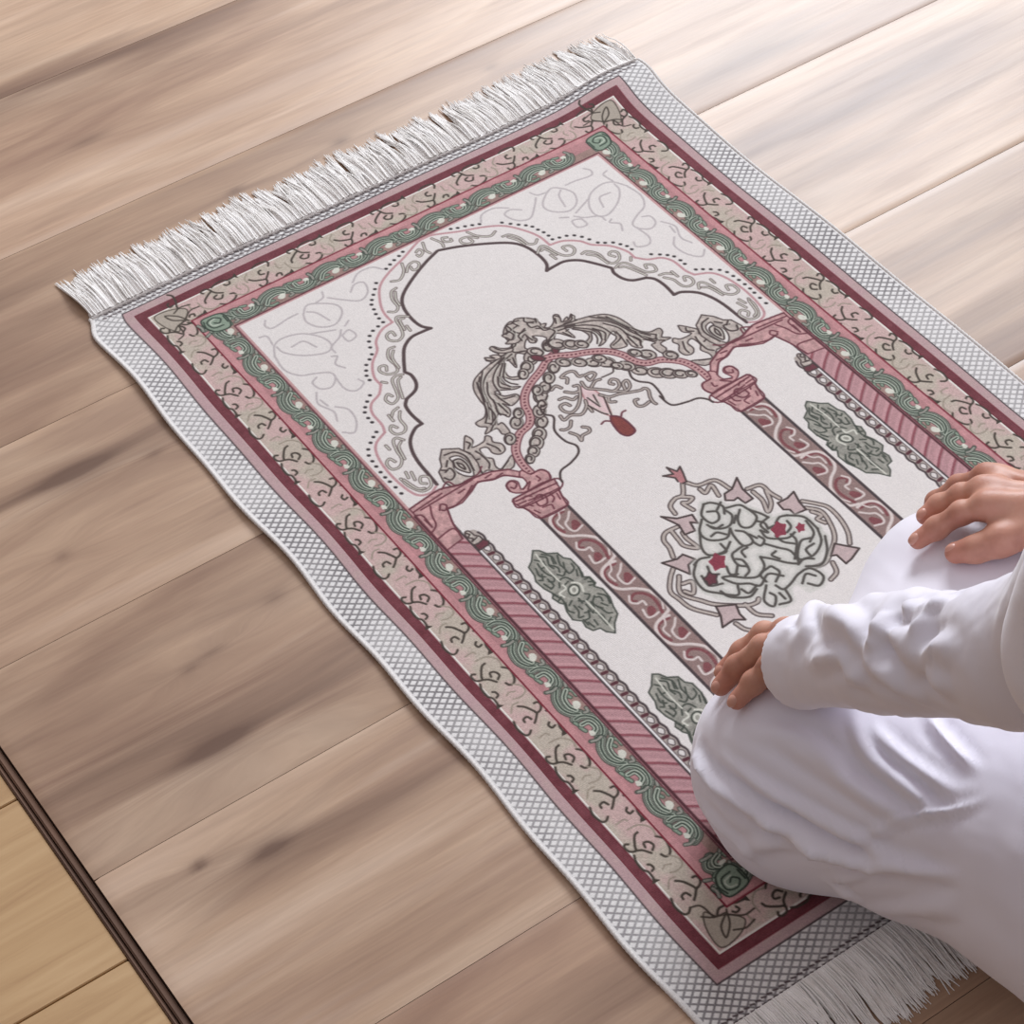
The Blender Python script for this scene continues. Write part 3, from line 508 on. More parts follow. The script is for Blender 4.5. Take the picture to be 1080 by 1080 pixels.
["line","haze",1,7,[[-17.6,602.5],[-29.9,615],[-27.4,624.9],[-19.2,617.5],[-20.4,611.2]]],
["line","haze",1,7,[[-11,607.4],[-8.5,614.7],[1,613.5],[13.2,609],[25.4,609.8],[29,623.5],[19.3,630],[12.8,622.4]]],
["line","haze",1,7,[[-7.2,615.7],[-11.5,628.7],[-22.1,626.2]]],
["line","haze",1,7,[[-50.2,545.1],[-61.1,556.4],[-63.9,573.4],[-56,584.7],[-44.2,596.3],[-37.4,587.7]]],
["line","haze",1,7,[[-53.3,584],[-50.8,594],[-37.6,603.8],[-26.9,601]]],
["line","haze",1,7,[[-25.3,518.6],[-35.2,533.9],[-35.3,545],[-21.9,549.5],[-10.8,543.6]]],
["line","haze",1,7,[[-19,540.4],[-20.5,550.5],[-30,549]]],
["line","haze",1,7,[[0.3,588.3],[1.4,597.4],[-8.2,604]]],
["line","haze",1,7,[[37.8,568.6],[36.1,578.7],[21.9,593.3]]],
["line","haze",1,7,[[19.2,549],[18.8,560.1],[32.3,570.2],[42,568.9]]],
["line","haze",1,7,[[60.5,588.4],[50.2,603.3],[36.2,612.3],[24.2,606.1]]],
["line","haze",1,7,[[-52.9,545.9],[-44.8,543.6],[-36.7,546.8]]],
["line","haze",1,7,[[34.3,551.8],[26,551.3]]],
["line","haze",1,7,[[-31.6,564.5],[-34.5,573.4],[-29.2,577.4]]],
["line","haze",1,7,[[-55.7,560.3],[-57.2,572.9],[-46.6,578.1]]],
["line","haze",1,7,[[-20.1,528.2],[-13.2,527.7],[-7.9,534.5]]],
["line","haze",1,7,[[-19.4,562.5],[-15.5,568.2],[-18.4,579.9],[-25.2,583.1]]],
["line","haze",1,7,[[8.3,546.6],[10.8,554.1]]],
["line","haze",1,7,[[-1,587.3],[-13.3,589.2],[-14.8,599.1]]],
["line","haze",1,7,[[14.2,576.4],[8.7,577.9],[11.2,585.3]]],
["line","haze",1,7,[[45.3,554.2],[43.6,561.6],[36.6,564.9]]],
["line","haze",1,7,[[58.8,564.3],[55.4,578.9],[45.4,585.7]]],
["line","haze",1,7,[[20.3,600.4],[28.5,598.2],[35.2,603.2]]],
["line","haze",1,7,[[-13.9,616.1],[-14,624.1]]],
["line","haze",1,7,[[-44.9,554.6],[-47.7,563.5],[-42.4,567.5]]],
["line","haze",1,7,[[-37.5,593.1],[-34.9,600.4],[-24.2,597.5]]],
["line","haze",1,7,[[3.9,506],[12.3,500.7]]],
["line","haze",1,7,[[23.7,538.1],[27.6,543.9],[26,551.3]]],
["line","haze",1,7,[[8.9,619.4],[18.5,612.9],[23.7,619.5]]],
["line","haze",1,7,[[25.6,562.4],[26.7,571.7],[33.3,579.4]]],
["line","haze",1,7,[[13.1,521.6],[6,527.8]]],
["line","haze",1,7,[[-14.3,515.4],[-11.7,523.1],[-3.5,523.5]]],
["line","haze",1,7,[[46.7,589.4],[37,590.6],[35.4,597.8]]],
["line","moss2",1,2,[[-1.4,493.4],[-11.3,503.3],[-10.2,515.6],[-1.9,516.1],[2.4,507.8],[-4.4,502.7]]],
["line","moss2",1,2,[[-1.4,493.4],[5.2,496],[10.8,505.4],[6.4,513.7]]],
["line","moss2",1,2,[[9.3,510],[10.4,519.5],[1.9,527.6],[-7.7,526.1],[-13,519.3]]],
["line","moss2",1,2,[[12.1,509.2],[23.8,513.6],[27,523.2],[32.2,532.9],[34.7,540.6]]],
["line","moss2",1,2,[[20.2,518.2],[11.6,526.2],[8.6,535.4],[15.3,540.4],[26.6,534.5],[27,523.2]]],
["line","moss2",1,2,[[-14.1,507],[-25.3,518.6],[-24.2,530.8],[-10.7,538.1],[-0.9,531.1]]],
["line","moss2",1,2,[[34.7,540.6],[23.5,543.7],[23.1,554.8],[19.2,549]]],
["line","moss2",1,2,[[49.7,548.9],[42.8,546.6],[35.7,550]]],
["line","moss2",1,2,[[49.7,548.9],[60.4,559.8],[61,577.4]]],
["line","moss2",1,2,[[61,577.4],[53.5,591.6],[38,599.8],[24.5,595.3],[38.8,580.7],[48.3,582.2]]],
["line","moss2",1,2,[[-0.9,531.1],[-3.9,540.3],[-4.3,554.2],[5.3,555.6],[7,542.8],[1.7,536]]],
["line","moss2",1,2,[[-4.3,554.2],[-11.1,554.7],[-19.3,557],[-22.3,568.7],[-17,575.4]]],
["line","moss2",1,2,[[-3,557.9],[-9.8,558.5],[-11.4,565.7]]],
["line","moss2",1,2,[[5.3,555.6],[7.8,563.2],[14.7,559.9],[13.6,553.4]]],
["line","moss2",1,2,[[11.9,563.4],[18.4,573.9],[24.9,584.4],[21.7,598.7],[13.7,592.8],[5.9,581.4],[-0.7,573.7]]],
["line","moss2",1,2,[[-0.7,573.7],[-5,584.3],[-16,590],[-25.3,585.8],[-35.8,575.2]]],
["line","moss2",1,2,[[-35.8,575.2],[-42.5,572.9],[-37.3,585],[-28.1,591.9],[-21.5,599.5],[-8,593.2],[1.2,602.8]]],
["line","moss2",1,2,[[-22.3,568.7],[-31.9,578.1]]],
["line","moss2",1,2,[[-17.6,602.5],[-29.9,615],[-27.4,624.9],[-19.2,617.5],[-20.4,611.2]]],
["line","moss2",1,2,[[-11,607.4],[-8.5,614.7],[1,613.5],[13.2,609],[25.4,609.8],[29,623.5],[19.3,630],[12.8,622.4]]],
["line","moss2",1,2,[[-7.2,615.7],[-11.5,628.7],[-22.1,626.2]]],
["line","moss2",1,2,[[-50.2,545.1],[-61.1,556.4],[-63.9,573.4],[-56,584.7],[-44.2,596.3],[-37.4,587.7]]],
["line","moss2",1,2,[[-53.3,584],[-50.8,594],[-37.6,603.8],[-26.9,601]]],
["line","moss2",1,2,[[-25.3,518.6],[-35.2,533.9],[-35.3,545],[-21.9,549.5],[-10.8,543.6]]],
["line","moss2",1,2,[[-19,540.4],[-20.5,550.5],[-30,549]]],
["line","moss2",1,2,[[0.3,588.3],[1.4,597.4],[-8.2,604]]],
["line","moss2",1,2,[[37.8,568.6],[36.1,578.7],[21.9,593.3]]],
["line","moss2",1,2,[[19.2,549],[18.8,560.1],[32.3,570.2],[42,568.9]]],
["line","moss2",1,2,[[60.5,588.4],[50.2,603.3],[36.2,612.3],[24.2,606.1]]],
["line","moss2",1,2,[[-52.9,545.9],[-44.8,543.6],[-36.7,546.8]]],
["line","moss2",1,2,[[34.3,551.8],[26,551.3]]],
["line","moss2",1,2,[[-31.6,564.5],[-34.5,573.4],[-29.2,577.4]]],
["line","moss2",1,2,[[-55.7,560.3],[-57.2,572.9],[-46.6,578.1]]],
["line","moss2",1,2,[[-20.1,528.2],[-13.2,527.7],[-7.9,534.5]]],
["line","moss2",1,2,[[-19.4,562.5],[-15.5,568.2],[-18.4,579.9],[-25.2,583.1]]],
["line","moss2",1,2,[[8.3,546.6],[10.8,554.1]]],
["line","moss2",1,2,[[-1,587.3],[-13.3,589.2],[-14.8,599.1]]],
["line","moss2",1,2,[[14.2,576.4],[8.7,577.9],[11.2,585.3]]],
["line","moss2",1,2,[[45.3,554.2],[43.6,561.6],[36.6,564.9]]],
["line","moss2",1,2,[[58.8,564.3],[55.4,578.9],[45.4,585.7]]],
["line","moss2",1,2,[[20.3,600.4],[28.5,598.2],[35.2,603.2]]],
["line","moss2",1,2,[[-13.9,616.1],[-14,624.1]]],
["line","moss2",1,2,[[-44.9,554.6],[-47.7,563.5],[-42.4,567.5]]],
["line","moss2",1,2,[[-37.5,593.1],[-34.9,600.4],[-24.2,597.5]]],
["line","moss2",1,2,[[3.9,506],[12.3,500.7]]],
["line","moss2",1,2,[[23.7,538.1],[27.6,543.9],[26,551.3]]],
["line","moss2",1,2,[[8.9,619.4],[18.5,612.9],[23.7,619.5]]],
["line","moss2",1,2,[[25.6,562.4],[26.7,571.7],[33.3,579.4]]],
["line","moss2",1,2,[[13.1,521.6],[6,527.8]]],
["line","moss2",1,2,[[-14.3,515.4],[-11.7,523.1],[-3.5,523.5]]],
["line","moss2",1,2,[[46.7,589.4],[37,590.6],[35.4,597.8]]],
["fill","crimson",1,0,[[-29.4,559.2],[-32.8,564.7],[-37.4,562.7],[-42.8,562.6],[-40.9,556.5],[-40.8,550.7],[-35.1,549.1],[-29.7,545.6],[-28,550.8],[-24.7,554.4]]],
["fill","crimson",1,0,[[37.5,561.3],[34.2,566.5],[30,564.5],[24.9,564.4],[26.6,558.8],[26.9,553.4],[32.2,551.9],[37.6,548.8],[39.1,553.3],[42,556.9]]],
["fill","crimson",1,0,[[52.3,569.5],[50.4,572.6],[47.7,571.4],[44.5,571.3],[45.7,568],[45.9,564.7],[49.2,563.8],[52.3,561.8],[53.2,564.7],[55.2,566.8]]],
["fill","wine",1,0,[[-47.6,570.5],[-50,574.7],[-53.6,573.2],[-57.6,572.9],[-56.2,568.5],[-56.2,564.1],[-51.9,562.9],[-47.8,560.4],[-46.5,564.2],[-44,567.1]]],
["fill","blush",1,0,[[-1,304.8],[6.2,313.5],[7.9,331.1],[0.8,351.4],[-3.6,348.2],[-9.7,329.1],[-7.3,319.6]]],
["line","dark",1,3.1,[[3.5,300],[2.6,309.1],[9.1,315.7],[15.6,322.2],[20.6,327.6],[28.9,325.7],[32.1,318.3],[28.5,313.9],[23.9,317],[26.1,320.3]]],
["line","dark",1,3.1,[[20.6,327.6],[29.3,334.2],[36.9,331.7],[39.4,323.8],[34.1,324.7],[30.9,332.1]]],
["line","dark",1,3.1,[[7.4,324.1],[13.1,331.7],[22.7,334],[32.9,338.5],[41.7,341.9],[46.2,342],[47.6,346.3],[43.5,354.6],[41.8,361.4],[42.4,365.1]]],
["line","dark",1,3.1,[[38.9,359.2],[31.5,360.1],[27.1,356.8],[28.8,350],[32.2,350.1]]],
["line","dark",1,3.1,[[11.6,332.2],[9.2,336.9],[13.6,340.2]]],
["line","dark",1,3.1,[[9.7,293.1],[6,292],[6.2,283.9],[0.3,281.1],[-8,283.1],[-4.3,287.5],[-8.2,292.8]]],
["line","dark",1,3.1,[[11.2,294.2],[18.6,294.9],[20,299.2],[11.7,302.9],[11.1,297.5]]],
["line","dark",1,3.1,[[7,310.8],[14.5,306.7],[19.7,307.3]]],
["line","dark",1,3.1,[[-5.4,299.9],[-1.7,302.6],[-9,315],[-18.4,324.1],[-27.3,327.1],[-32.3,321.7],[-31.5,314.3],[-25.6,313.9],[-23.5,318.7]]],
["line","dark",1,3.1,[[-8.1,322.2],[-11.9,329],[-21.6,334.6],[-30.3,329.7],[-39,331],[-38.9,324.7]]],
["line","dark",1,3.1,[[-34.7,335.9],[-39.9,341.5],[-45.7,341.9],[-48.6,339.7]]],
["line","dark",1,3.1,[[-44.3,347.7],[-40.8,355],[-41.7,362.2],[-37.3,357.7],[-29.3,357.4],[-27,352.8],[-30.6,348.5]]],
["line","dark",1,3.1,[[-16.5,301.3],[-10.7,307.3],[-4.8,308.4]]],
["line","dark",1,3.1,[[-26.9,306.4],[-21.1,307.6],[-16.8,314.1],[-11.6,313.1]]],
["line","dark",1,3.1,[[-25.2,291.5],[-19.2,289.4],[-16.4,294.8]]],
["line","dark",1,3.1,[[-10.5,330.1],[-11.4,337.5]]],
["line","taupe",1,1.5,[[3.5,300],[2.6,309.1],[9.1,315.7],[15.6,322.2],[20.6,327.6],[28.9,325.7],[32.1,318.3],[28.5,313.9],[23.9,317],[26.1,320.3]]],
["line","taupe",1,1.5,[[20.6,327.6],[29.3,334.2],[36.9,331.7],[39.4,323.8],[34.1,324.7],[30.9,332.1]]],
["line","taupe",1,1.5,[[7.4,324.1],[13.1,331.7],[22.7,334],[32.9,338.5],[41.7,341.9],[46.2,342],[47.6,346.3],[43.5,354.6],[41.8,361.4],[42.4,365.1]]],
["line","taupe",1,1.5,[[38.9,359.2],[31.5,360.1],[27.1,356.8],[28.8,350],[32.2,350.1]]],
["line","taupe",1,1.5,[[11.6,332.2],[9.2,336.9],[13.6,340.2]]],
["line","taupe",1,1.5,[[9.7,293.1],[6,292],[6.2,283.9],[0.3,281.1],[-8,283.1],[-4.3,287.5],[-8.2,292.8]]],
["line","taupe",1,1.5,[[11.2,294.2],[18.6,294.9],[20,299.2],[11.7,302.9],[11.1,297.5]]],
["line","taupe",1,1.5,[[7,310.8],[14.5,306.7],[19.7,307.3]]],
["line","taupe",1,1.5,[[-5.4,299.9],[-1.7,302.6],[-9,315],[-18.4,324.1],[-27.3,327.1],[-32.3,321.7],[-31.5,314.3],[-25.6,313.9],[-23.5,318.7]]],
["line","taupe",1,1.5,[[-8.1,322.2],[-11.9,329],[-21.6,334.6],[-30.3,329.7],[-39,331],[-38.9,324.7]]],
["line","taupe",1,1.5,[[-34.7,335.9],[-39.9,341.5],[-45.7,341.9],[-48.6,339.7]]],
["line","taupe",1,1.5,[[-44.3,347.7],[-40.8,355],[-41.7,362.2],[-37.3,357.7],[-29.3,357.4],[-27,352.8],[-30.6,348.5]]],
["line","taupe",1,1.5,[[-16.5,301.3],[-10.7,307.3],[-4.8,308.4]]],
["line","taupe",1,1.5,[[-26.9,306.4],[-21.1,307.6],[-16.8,314.1],[-11.6,313.1]]],
["line","taupe",1,1.5,[[-25.2,291.5],[-19.2,289.4],[-16.4,294.8]]],
["line","taupe",1,1.5,[[-10.5,330.1],[-11.4,337.5]]],
["line","dark",1,0.9,[[2.3,320.3],[0.6,327.2],[-1,334]]],
["line","dark",1,0.9,[[-4.4,320.2],[-1.8,336.6]]],
["line","dark",1,0.9,[[22.8,306.3],[34.7,307],[38.6,303.3],[42.3,304.5]]],
["line","dark",1,0.9,[[8.7,328.4],[4,341],[0,352.4]]],
["line","dark",1,0.9,[[-9.7,329.1],[-5.6,343.4],[-2.1,349.2]]],
["fill","brick",1,0,[[-1.5,352.9],[3.6,356.7],[6.3,363.6],[6.8,373.5],[5.5,381.9],[-2.9,383.5],[-7.2,377.2],[-6.9,367.9],[-5.3,359.6]]],
["line","wine",1,1.3,[[-1.5,352.9],[3.6,356.7],[6.3,363.6],[6.8,373.5],[5.5,381.9],[-2.9,383.5],[-7.2,377.2],[-6.9,367.9],[-5.3,359.6]]],
["line","wine",1,1.3,[[6.4,358.9],[10.2,355.3],[14.3,355.2]]],
["line","wine",1,1.3,[[-5.3,358],[-9.6,354.8],[-14.3,356]]],
["line","dark",1,1.5,[[48.7,314.3],[45.4,323.4],[47.4,331.4],[55.2,340.6],[54.8,353.3],[52.1,364.3],[51.4,359.4],[53,374.8],[66.6,380.4],[78.2,382.8],[84.5,389.1],[86.4,395.3]]],
["line","dark",1,1.5,[[-40.7,304.3],[-47.2,304.2],[-49.5,313.5],[-44.6,321.9],[-54,336.6],[-54.2,353.5],[-49.4,364.8],[-53.7,373.7],[-66.4,379.4],[-79,382],[-85.2,389.3],[-86.6,394.2]]]],"floral":[["line","vine",1,1.5,[[-1.2,-27.7],[2.1,-23],[1,-14.5],[-1.8,-7.3],[-2.3,0]]],
["line","vine",1,1.5,[[-4.3,-10.7],[-7.7,-10.1],[-8.6,-13.9],[-6.4,-16.1]]],
["line","vine",1,1.5,[[-14.1,8.1],[-18.2,9.6],[-23.9,17.4],[-26.3,21.7],[-30.9,19.7],[-32,14.5],[-30.2,12],[-27.5,13.3]]],
["line","vine",1,1.5,[[-26.3,21.7],[-21.3,24.6],[-17.2,30.6]]],
["line","vine",1,1.5,[[-17.9,23.4],[-16.2,19.3],[-12.4,20.7],[-11,25.5],[-14.6,28.8]]],
["line","vine",1,1.5,[[-4.4,19.7],[-0.4,25.8],[-2.2,34.9],[-5.8,39.8],[-10,39.7],[-11.6,36.2]]],
["line","vine",1,1.5,[[-30.3,24.7],[-32.6,30.4],[-32.9,39.1],[-30.4,43.9],[-30.8,51],[-32.1,54.4]]],
["line","vine",1,1.5,[[-27.4,44.7],[-24.5,43.1],[-24.7,39.3],[-26.6,37.8]]],
["line","vine",1,1.5,[[-17.9,62.7],[-13.6,66.6],[-10.2,73.5],[-8.5,77.6],[-4.1,76.5],[-1.3,72.7],[-1.8,68.7],[-4.9,67.9]]],
["line","vine",1,1.5,[[-8.5,77.6],[-13.5,82.7],[-16.7,85.4]]],
["line","vine",1,1.5,[[-16.6,80.4],[-18.3,76.3],[-22.4,76.9],[-23.3,79.8]]],
["line","vine",1,1.5,[[-31,74.2],[-33.2,82],[-31.6,91],[-27.9,92.4],[-24.3,90]]],
["fill","vine",0,0,[[-6.8,2.1],[-2,-3.6],[0.9,2.4]]],
["fill","vine",0,0,[[-35,55.2],[-31.6,50.4],[-26.8,55.4]]],
["line","vinefaint",1,1.3,[[-19,1.4],[-9,2.7],[-2.6,10.5],[-3.7,18.8]]],
["line","vinefaint",1,1.3,[[-8.1,39.6],[-2.5,46.7],[-3.7,53.3],[-10.3,55.8],[-16.4,54.2]]],
["line","vinefaint",1,1.3,[[-19,47.9],[-15.3,46.2],[-10.7,48.1]]],
["line","vinefaint",1,1.3,[[-23.3,-7.8],[-15.7,-8.3],[-14,-5.6]]],
["line","vinefaint",1,1.3,[[-27,65.5],[-21.4,59.4],[-15.4,59.4]]]],"scroll":[["line","dgreen",1,8.8,[[12.6,3.9],[19.5,4.5],[25.9,10.7],[27,20.6],[23.5,28.6],[17.5,31.7]]],
["line","dgreen",1,8.8,[[18.2,-30.4],[12.3,-22.3],[10.4,-11.4],[13.8,-2.8],[19.4,1.3]]],
["line","sage",1,6.9,[[12.6,3.9],[19.5,4.5],[25.9,10.7],[27,20.6],[23.5,28.6],[17.5,31.7]]],
["line","sage",1,6.9,[[18.2,-30.4],[12.3,-22.3],[10.4,-11.4],[13.8,-2.8],[19.4,1.3]]],
["line","dgreen",1,5,[[12.6,3.9],[19.5,4.5],[25.9,10.7],[27,20.6],[23.5,28.6],[17.5,31.7]]],
["line","dgreen",1,5,[[18.2,-30.4],[12.3,-22.3],[10.4,-11.4],[13.8,-2.8],[19.4,1.3]]],
["line","lgreen",1,3.4,[[12.6,3.9],[19.5,4.5],[25.9,10.7],[27,20.6],[23.5,28.6],[17.5,31.7]]],
["line","lgreen",1,3.4,[[18.2,-30.4],[12.3,-22.3],[10.4,-11.4],[13.8,-2.8],[19.4,1.3]]],
["line","dgreen",1,1.5,[[12.6,3.9],[19.5,4.5],[25.9,10.7],[27,20.6],[23.5,28.6],[17.5,31.7]]],
["line","dgreen",1,1.5,[[18.2,-30.4],[12.3,-22.3],[10.4,-11.4],[13.8,-2.8],[19.4,1.3]]],
["line","dgreen",1,3.8,[[10.4,6.9],[12.2,12.7]]],
["line","dgreen",1,3.8,[[11.4,13.7],[12.8,19.2]]],
["line","dgreen",1,3.8,[[21.6,-21.6],[23.3,-17.3]]],
["line","dgreen",1,3.8,[[26.1,-26.1],[28.9,-21.6],[28.7,-16.3]]],
["line","green",1,2.2,[[10.4,6.9],[12.2,12.7]]],
["line","green",1,2.2,[[11.4,13.7],[12.8,19.2]]],
["line","green",1,2.2,[[21.6,-21.6],[23.3,-17.3]]],
["line","green",1,2.2,[[26.1,-26.1],[28.9,-21.6],[28.7,-16.3]]],
["line","dgreen",1,5.6,[[14,11.8],[20.6,12.9],[21.7,21.2],[16.5,24.9]]],
["line","dgreen",1,5.6,[[24.5,-25.6],[18.2,-19.5],[16.6,-9.9],[19.2,-3.4]]],
["line","lgreen",1,4,[[14,11.8],[20.6,12.9],[21.7,21.2],[16.5,24.9]]],
["line","lgreen",1,4,[[24.5,-25.6],[18.2,-19.5],[16.6,-9.9],[19.2,-3.4]]],
["line","dgreen",1,1.4,[[14,11.8],[20.6,12.9],[21.7,21.2],[16.5,24.9]]],
["line","dgreen",1,1.4,[[24.5,-25.6],[18.2,-19.5],[16.6,-9.9],[19.2,-3.4]]],
["line","dgreen",1,3.6,[[27.4,-0.4],[26.4,3.4],[23.3,2.7]]],
["line","dgreen",1,3.6,[[10.3,-33.1],[15.4,-31.6],[19.6,-32.4]]],
["line","dgreen",1,3.6,[[9.5,30.2],[13.7,31.9],[18.2,30.7]]],
["line","dgreen",1,3.6,[[28.9,-33.3],[27.1,-29.2]]],
["line","sage",1,2.1,[[27.4,-0.4],[26.4,3.4],[23.3,2.7]]],
["line","sage",1,2.1,[[10.3,-33.1],[15.4,-31.6],[19.6,-32.4]]],
["line","sage",1,2.1,[[9.5,30.2],[13.7,31.9],[18.2,30.7]]],
["line","sage",1,2.1,[[28.9,-33.3],[27.1,-29.2]]],
["fill","creamg",1,0,[[21.9,-12.1],[25.9,-10.8],[26,-6],[21.5,-3.2],[19.1,-6.5]]],
["fill","creamg",1,0,[[14.8,20.7],[17.9,23],[17.3,27],[13.5,25.7]]]],"column":[["line","wine2",1,2.6,[[-107.6,424.8],[-115.3,424.6],[-121.3,427.4],[-123.8,436.4],[-121.2,445.6]]],
["line","wine2",1,2.8,[[-119.4,464.8],[-114.3,463.3],[-108.3,467.7],[-104.9,475.6],[-105.7,485.6],[-108.2,494.4]]],
["line","wine2",1,2,[[-120.2,464.2],[-121,468.9],[-118.5,470.8]]],
["fill","wine2",1,0,[[-108.4,438.8],[-104.1,440.2],[-104.1,447.5],[-108.4,451.5],[-113.5,447.7]]],
["fill","wine2",1,0,[[-115,482.2],[-110.8,483.6],[-111.6,490.1],[-118.3,492.1],[-119.2,488]]],
["line","cl",1,2.8,[[-105.9,422.5],[-114.5,421.5],[-123,426.1],[-126.4,436.3],[-124.6,446.6],[-119.9,452.8],[-110.9,458.6],[-102.8,467.4],[-99.8,477.6],[-99.8,488.3],[-102.3,495.3],[-109.9,498.4],[-116.6,502.2]]],
["line","cl",1,1.9,[[-103.3,428.1],[-109.3,434.5],[-114.4,438],[-115.2,446.4],[-111.8,450.8],[-103.7,448.7]]],
["line","cl",1,1.9,[[-120.2,462.4],[-123.6,468.8],[-119.3,473.8],[-114.2,474],[-114.2,479.3]]],
["line","cl",1,1.9,[[-120.1,482],[-121.7,491.4],[-116.7,493.4],[-110.8,492.5]]],
["line","cl",1,1.5,[[-111.1,422.3],[-114.5,428.9],[-119.6,432.3],[-119.5,441.4]]],
["line","cl",1,1.5,[[-102.4,470.4],[-100.7,482.3],[-104.9,491.6]]]]}''')
C = {k: np.array(v, dtype=np.float32) for k, v in dict(
 cream=(226,219,214), cream2=(228,222,212), creamg=(212,212,196), white=(232,230,228), dark=(74,58,56), arch=(86,66,66), pinkline=(196,142,146), dots=(58,50,52),
 motif=(104,84,82), faint=(188,178,178), taupe=(186,172,162), pink=(198,146,144), wine=(112,52,62), wine2=(136,70,74), rope=(180,96,108),
 sage=(152,150,138), moss=(70,76,66), moss2=(84,78,72), greyg=(214,210,202), haze=(186,186,176), rosegrey=(194,168,166), rose=(186,118,120), crimson=(150,52,70),
 blush=(224,190,190), brick=(140,62,56), vine=(70,60,50), vinefaint=(156,142,124), dgreen=(52,66,54), green=(134,154,132), lgreen=(190,200,180),
 cl=(216,200,194), colbg=(148,118,112), red=(122,46,58), redline=(134,34,50), bandpink=(204,168,162), bandbeige=(190,176,158), strip=(190,152,154),
 scrollbg=(200,134,136), scrollbg2=(158,124,114), outline=(74,60,62), brown=(120,64,66), stripe=(200,144,148), stripe2=(150,74,84)).items()}
RES = .8; U0 = -345.; V0_ = -70.; NU = int(690/RES)+1; NV = int(1005/RES)+1
us = U0+np.arange(NU)*RES; vs = V0_+np.arange(NV)*RES
IMG = np.zeros((NV, NU, 3), dtype=np.float32)
UU, VV_ = np.meshgrid(us, vs)
def rect(u0, u1, v0, v1, col, a=1.):
    m = np.clip((UU-u0)/RES+.5, 0, 1)*np.clip((u1-UU)/RES+.5, 0, 1)*np.clip((VV_-v0)/RES+.5, 0, 1)*np.clip((v1-VV_)/RES+.5, 0, 1)*a
    IMG[:] = IMG*(1-m[..., None])+col*m[..., None]
def smooth(pts, closed=False, sub=6):
    P = np.array(pts, dtype=float)
    if len(P) < 3: return P
    Q = np.vstack([P[-1], P, P[0], P[1]]) if closed else np.vstack([2*P[0]-P[1], P, 2*P[-1]-P[-2]])
    out = []
    n = len(P) if closed else len(P)-1
    t = np.linspace(0, 1, sub, endpoint=False)[:, None]
    for i in range(n):
        a, b, c, d = Q[i:i+4]
        out.append(.5*((2*b)+(-a+c)*t+(2*a-5*b+4*c-d)*t*t+(-a+3*b-3*c+d)*t**3))
    if not closed: out.append(P[-1:])
    return np.vstack(out)
def win(P, pad):
    a = max(0, int((P[:, 0].min()-pad-U0)/RES)); b = min(NU, int((P[:, 0].max()+pad-U0)/RES)+2)
    c = max(0, int((P[:, 1].min()-pad-V0_)/RES)); d = min(NV, int((P[:, 1].max()+pad-V0_)/RES)+2)
    return a, b, c, d
def stroke(P, w, col, soft=.55, alpha=1.):
    """a line of width w (mm) along P"""
    a, b, c, d = win(P, w)
    if b <= a or d <= c: return
    X = UU[c:d, a:b]; Y = VV_[c:d, a:b]; D = np.full(X.shape, 1e9, dtype=np.float32)
    for p, q in zip(P[:-1], P[1:]):
        # local window for every segment
        x0, x1 = min(p[0], q[0])-w, max(p[0], q[0])+w; y0, y1 = min(p[1], q[1])-w, max(p[1], q[1])+w
        i0 = max(0, int((x0-U0)/RES)-a); i1 = max(0, int((x1-U0)/RES)-a+2); j0 = max(0, int((y0-V0_)/RES)-c); j1 = max(0, int((y1-V0_)/RES)-c+2)
        xs = X[j0:j1, i0:i1]; ys = Y[j0:j1, i0:i1]
        if xs.size == 0: continue
        e = q-p; L2 = e@e+1e-9
        t = np.clip(((xs-p[0])*e[0]+(ys-p[1])*e[1])/L2, 0, 1)
        D[j0:j1, i0:i1] = np.minimum(D[j0:j1, i0:i1], np.hypot(xs-p[0]-t*e[0], ys-p[1]-t*e[1]))
    m = np.clip((w/2-D)/(2*soft)+.5, 0, 1)[..., None]*alpha
    IMG[c:d, a:b] = IMG[c:d, a:b]*(1-m)+col*m
def fill(P, col, edge=None, ew=1.1, vary=0):
    a, b, c, d = win(P, 1.5)
    if b <= a or d <= c: return
    ss = 2
    X = UU[c:d, a:b]; Y = VV_[c:d, a:b]; m = np.zeros(X.shape, dtype=np.float32)
    for ox in (-.25, .25):
        for oy in (-.25, .25):
            ins = np.zeros(X.shape, dtype=bool); xx = X+ox*RES; yy = Y+oy*RES
            for p, q in zip(P, np.roll(P, -1, axis=0)):
                if p[1] == q[1]: continue
                cond = ((p[1] > yy) != (q[1] > yy)) & (xx < (q[0]-p[0])*(yy-p[1])/(q[1]-p[1])+p[0])
                ins ^= cond
            m += ins*.25
    cc = np.broadcast_to(col, X.shape+(3,))
    if vary: cc = cc*(1+vary*(fbm(X/4., Y/4., 3)-.5))[..., None]
    IMG[c:d, a:b] = IMG[c:d, a:b]*(1-m[..., None])+cc*m[..., None]
    if edge is not None: stroke(np.vstack([P, P[:1]]), ew, edge)
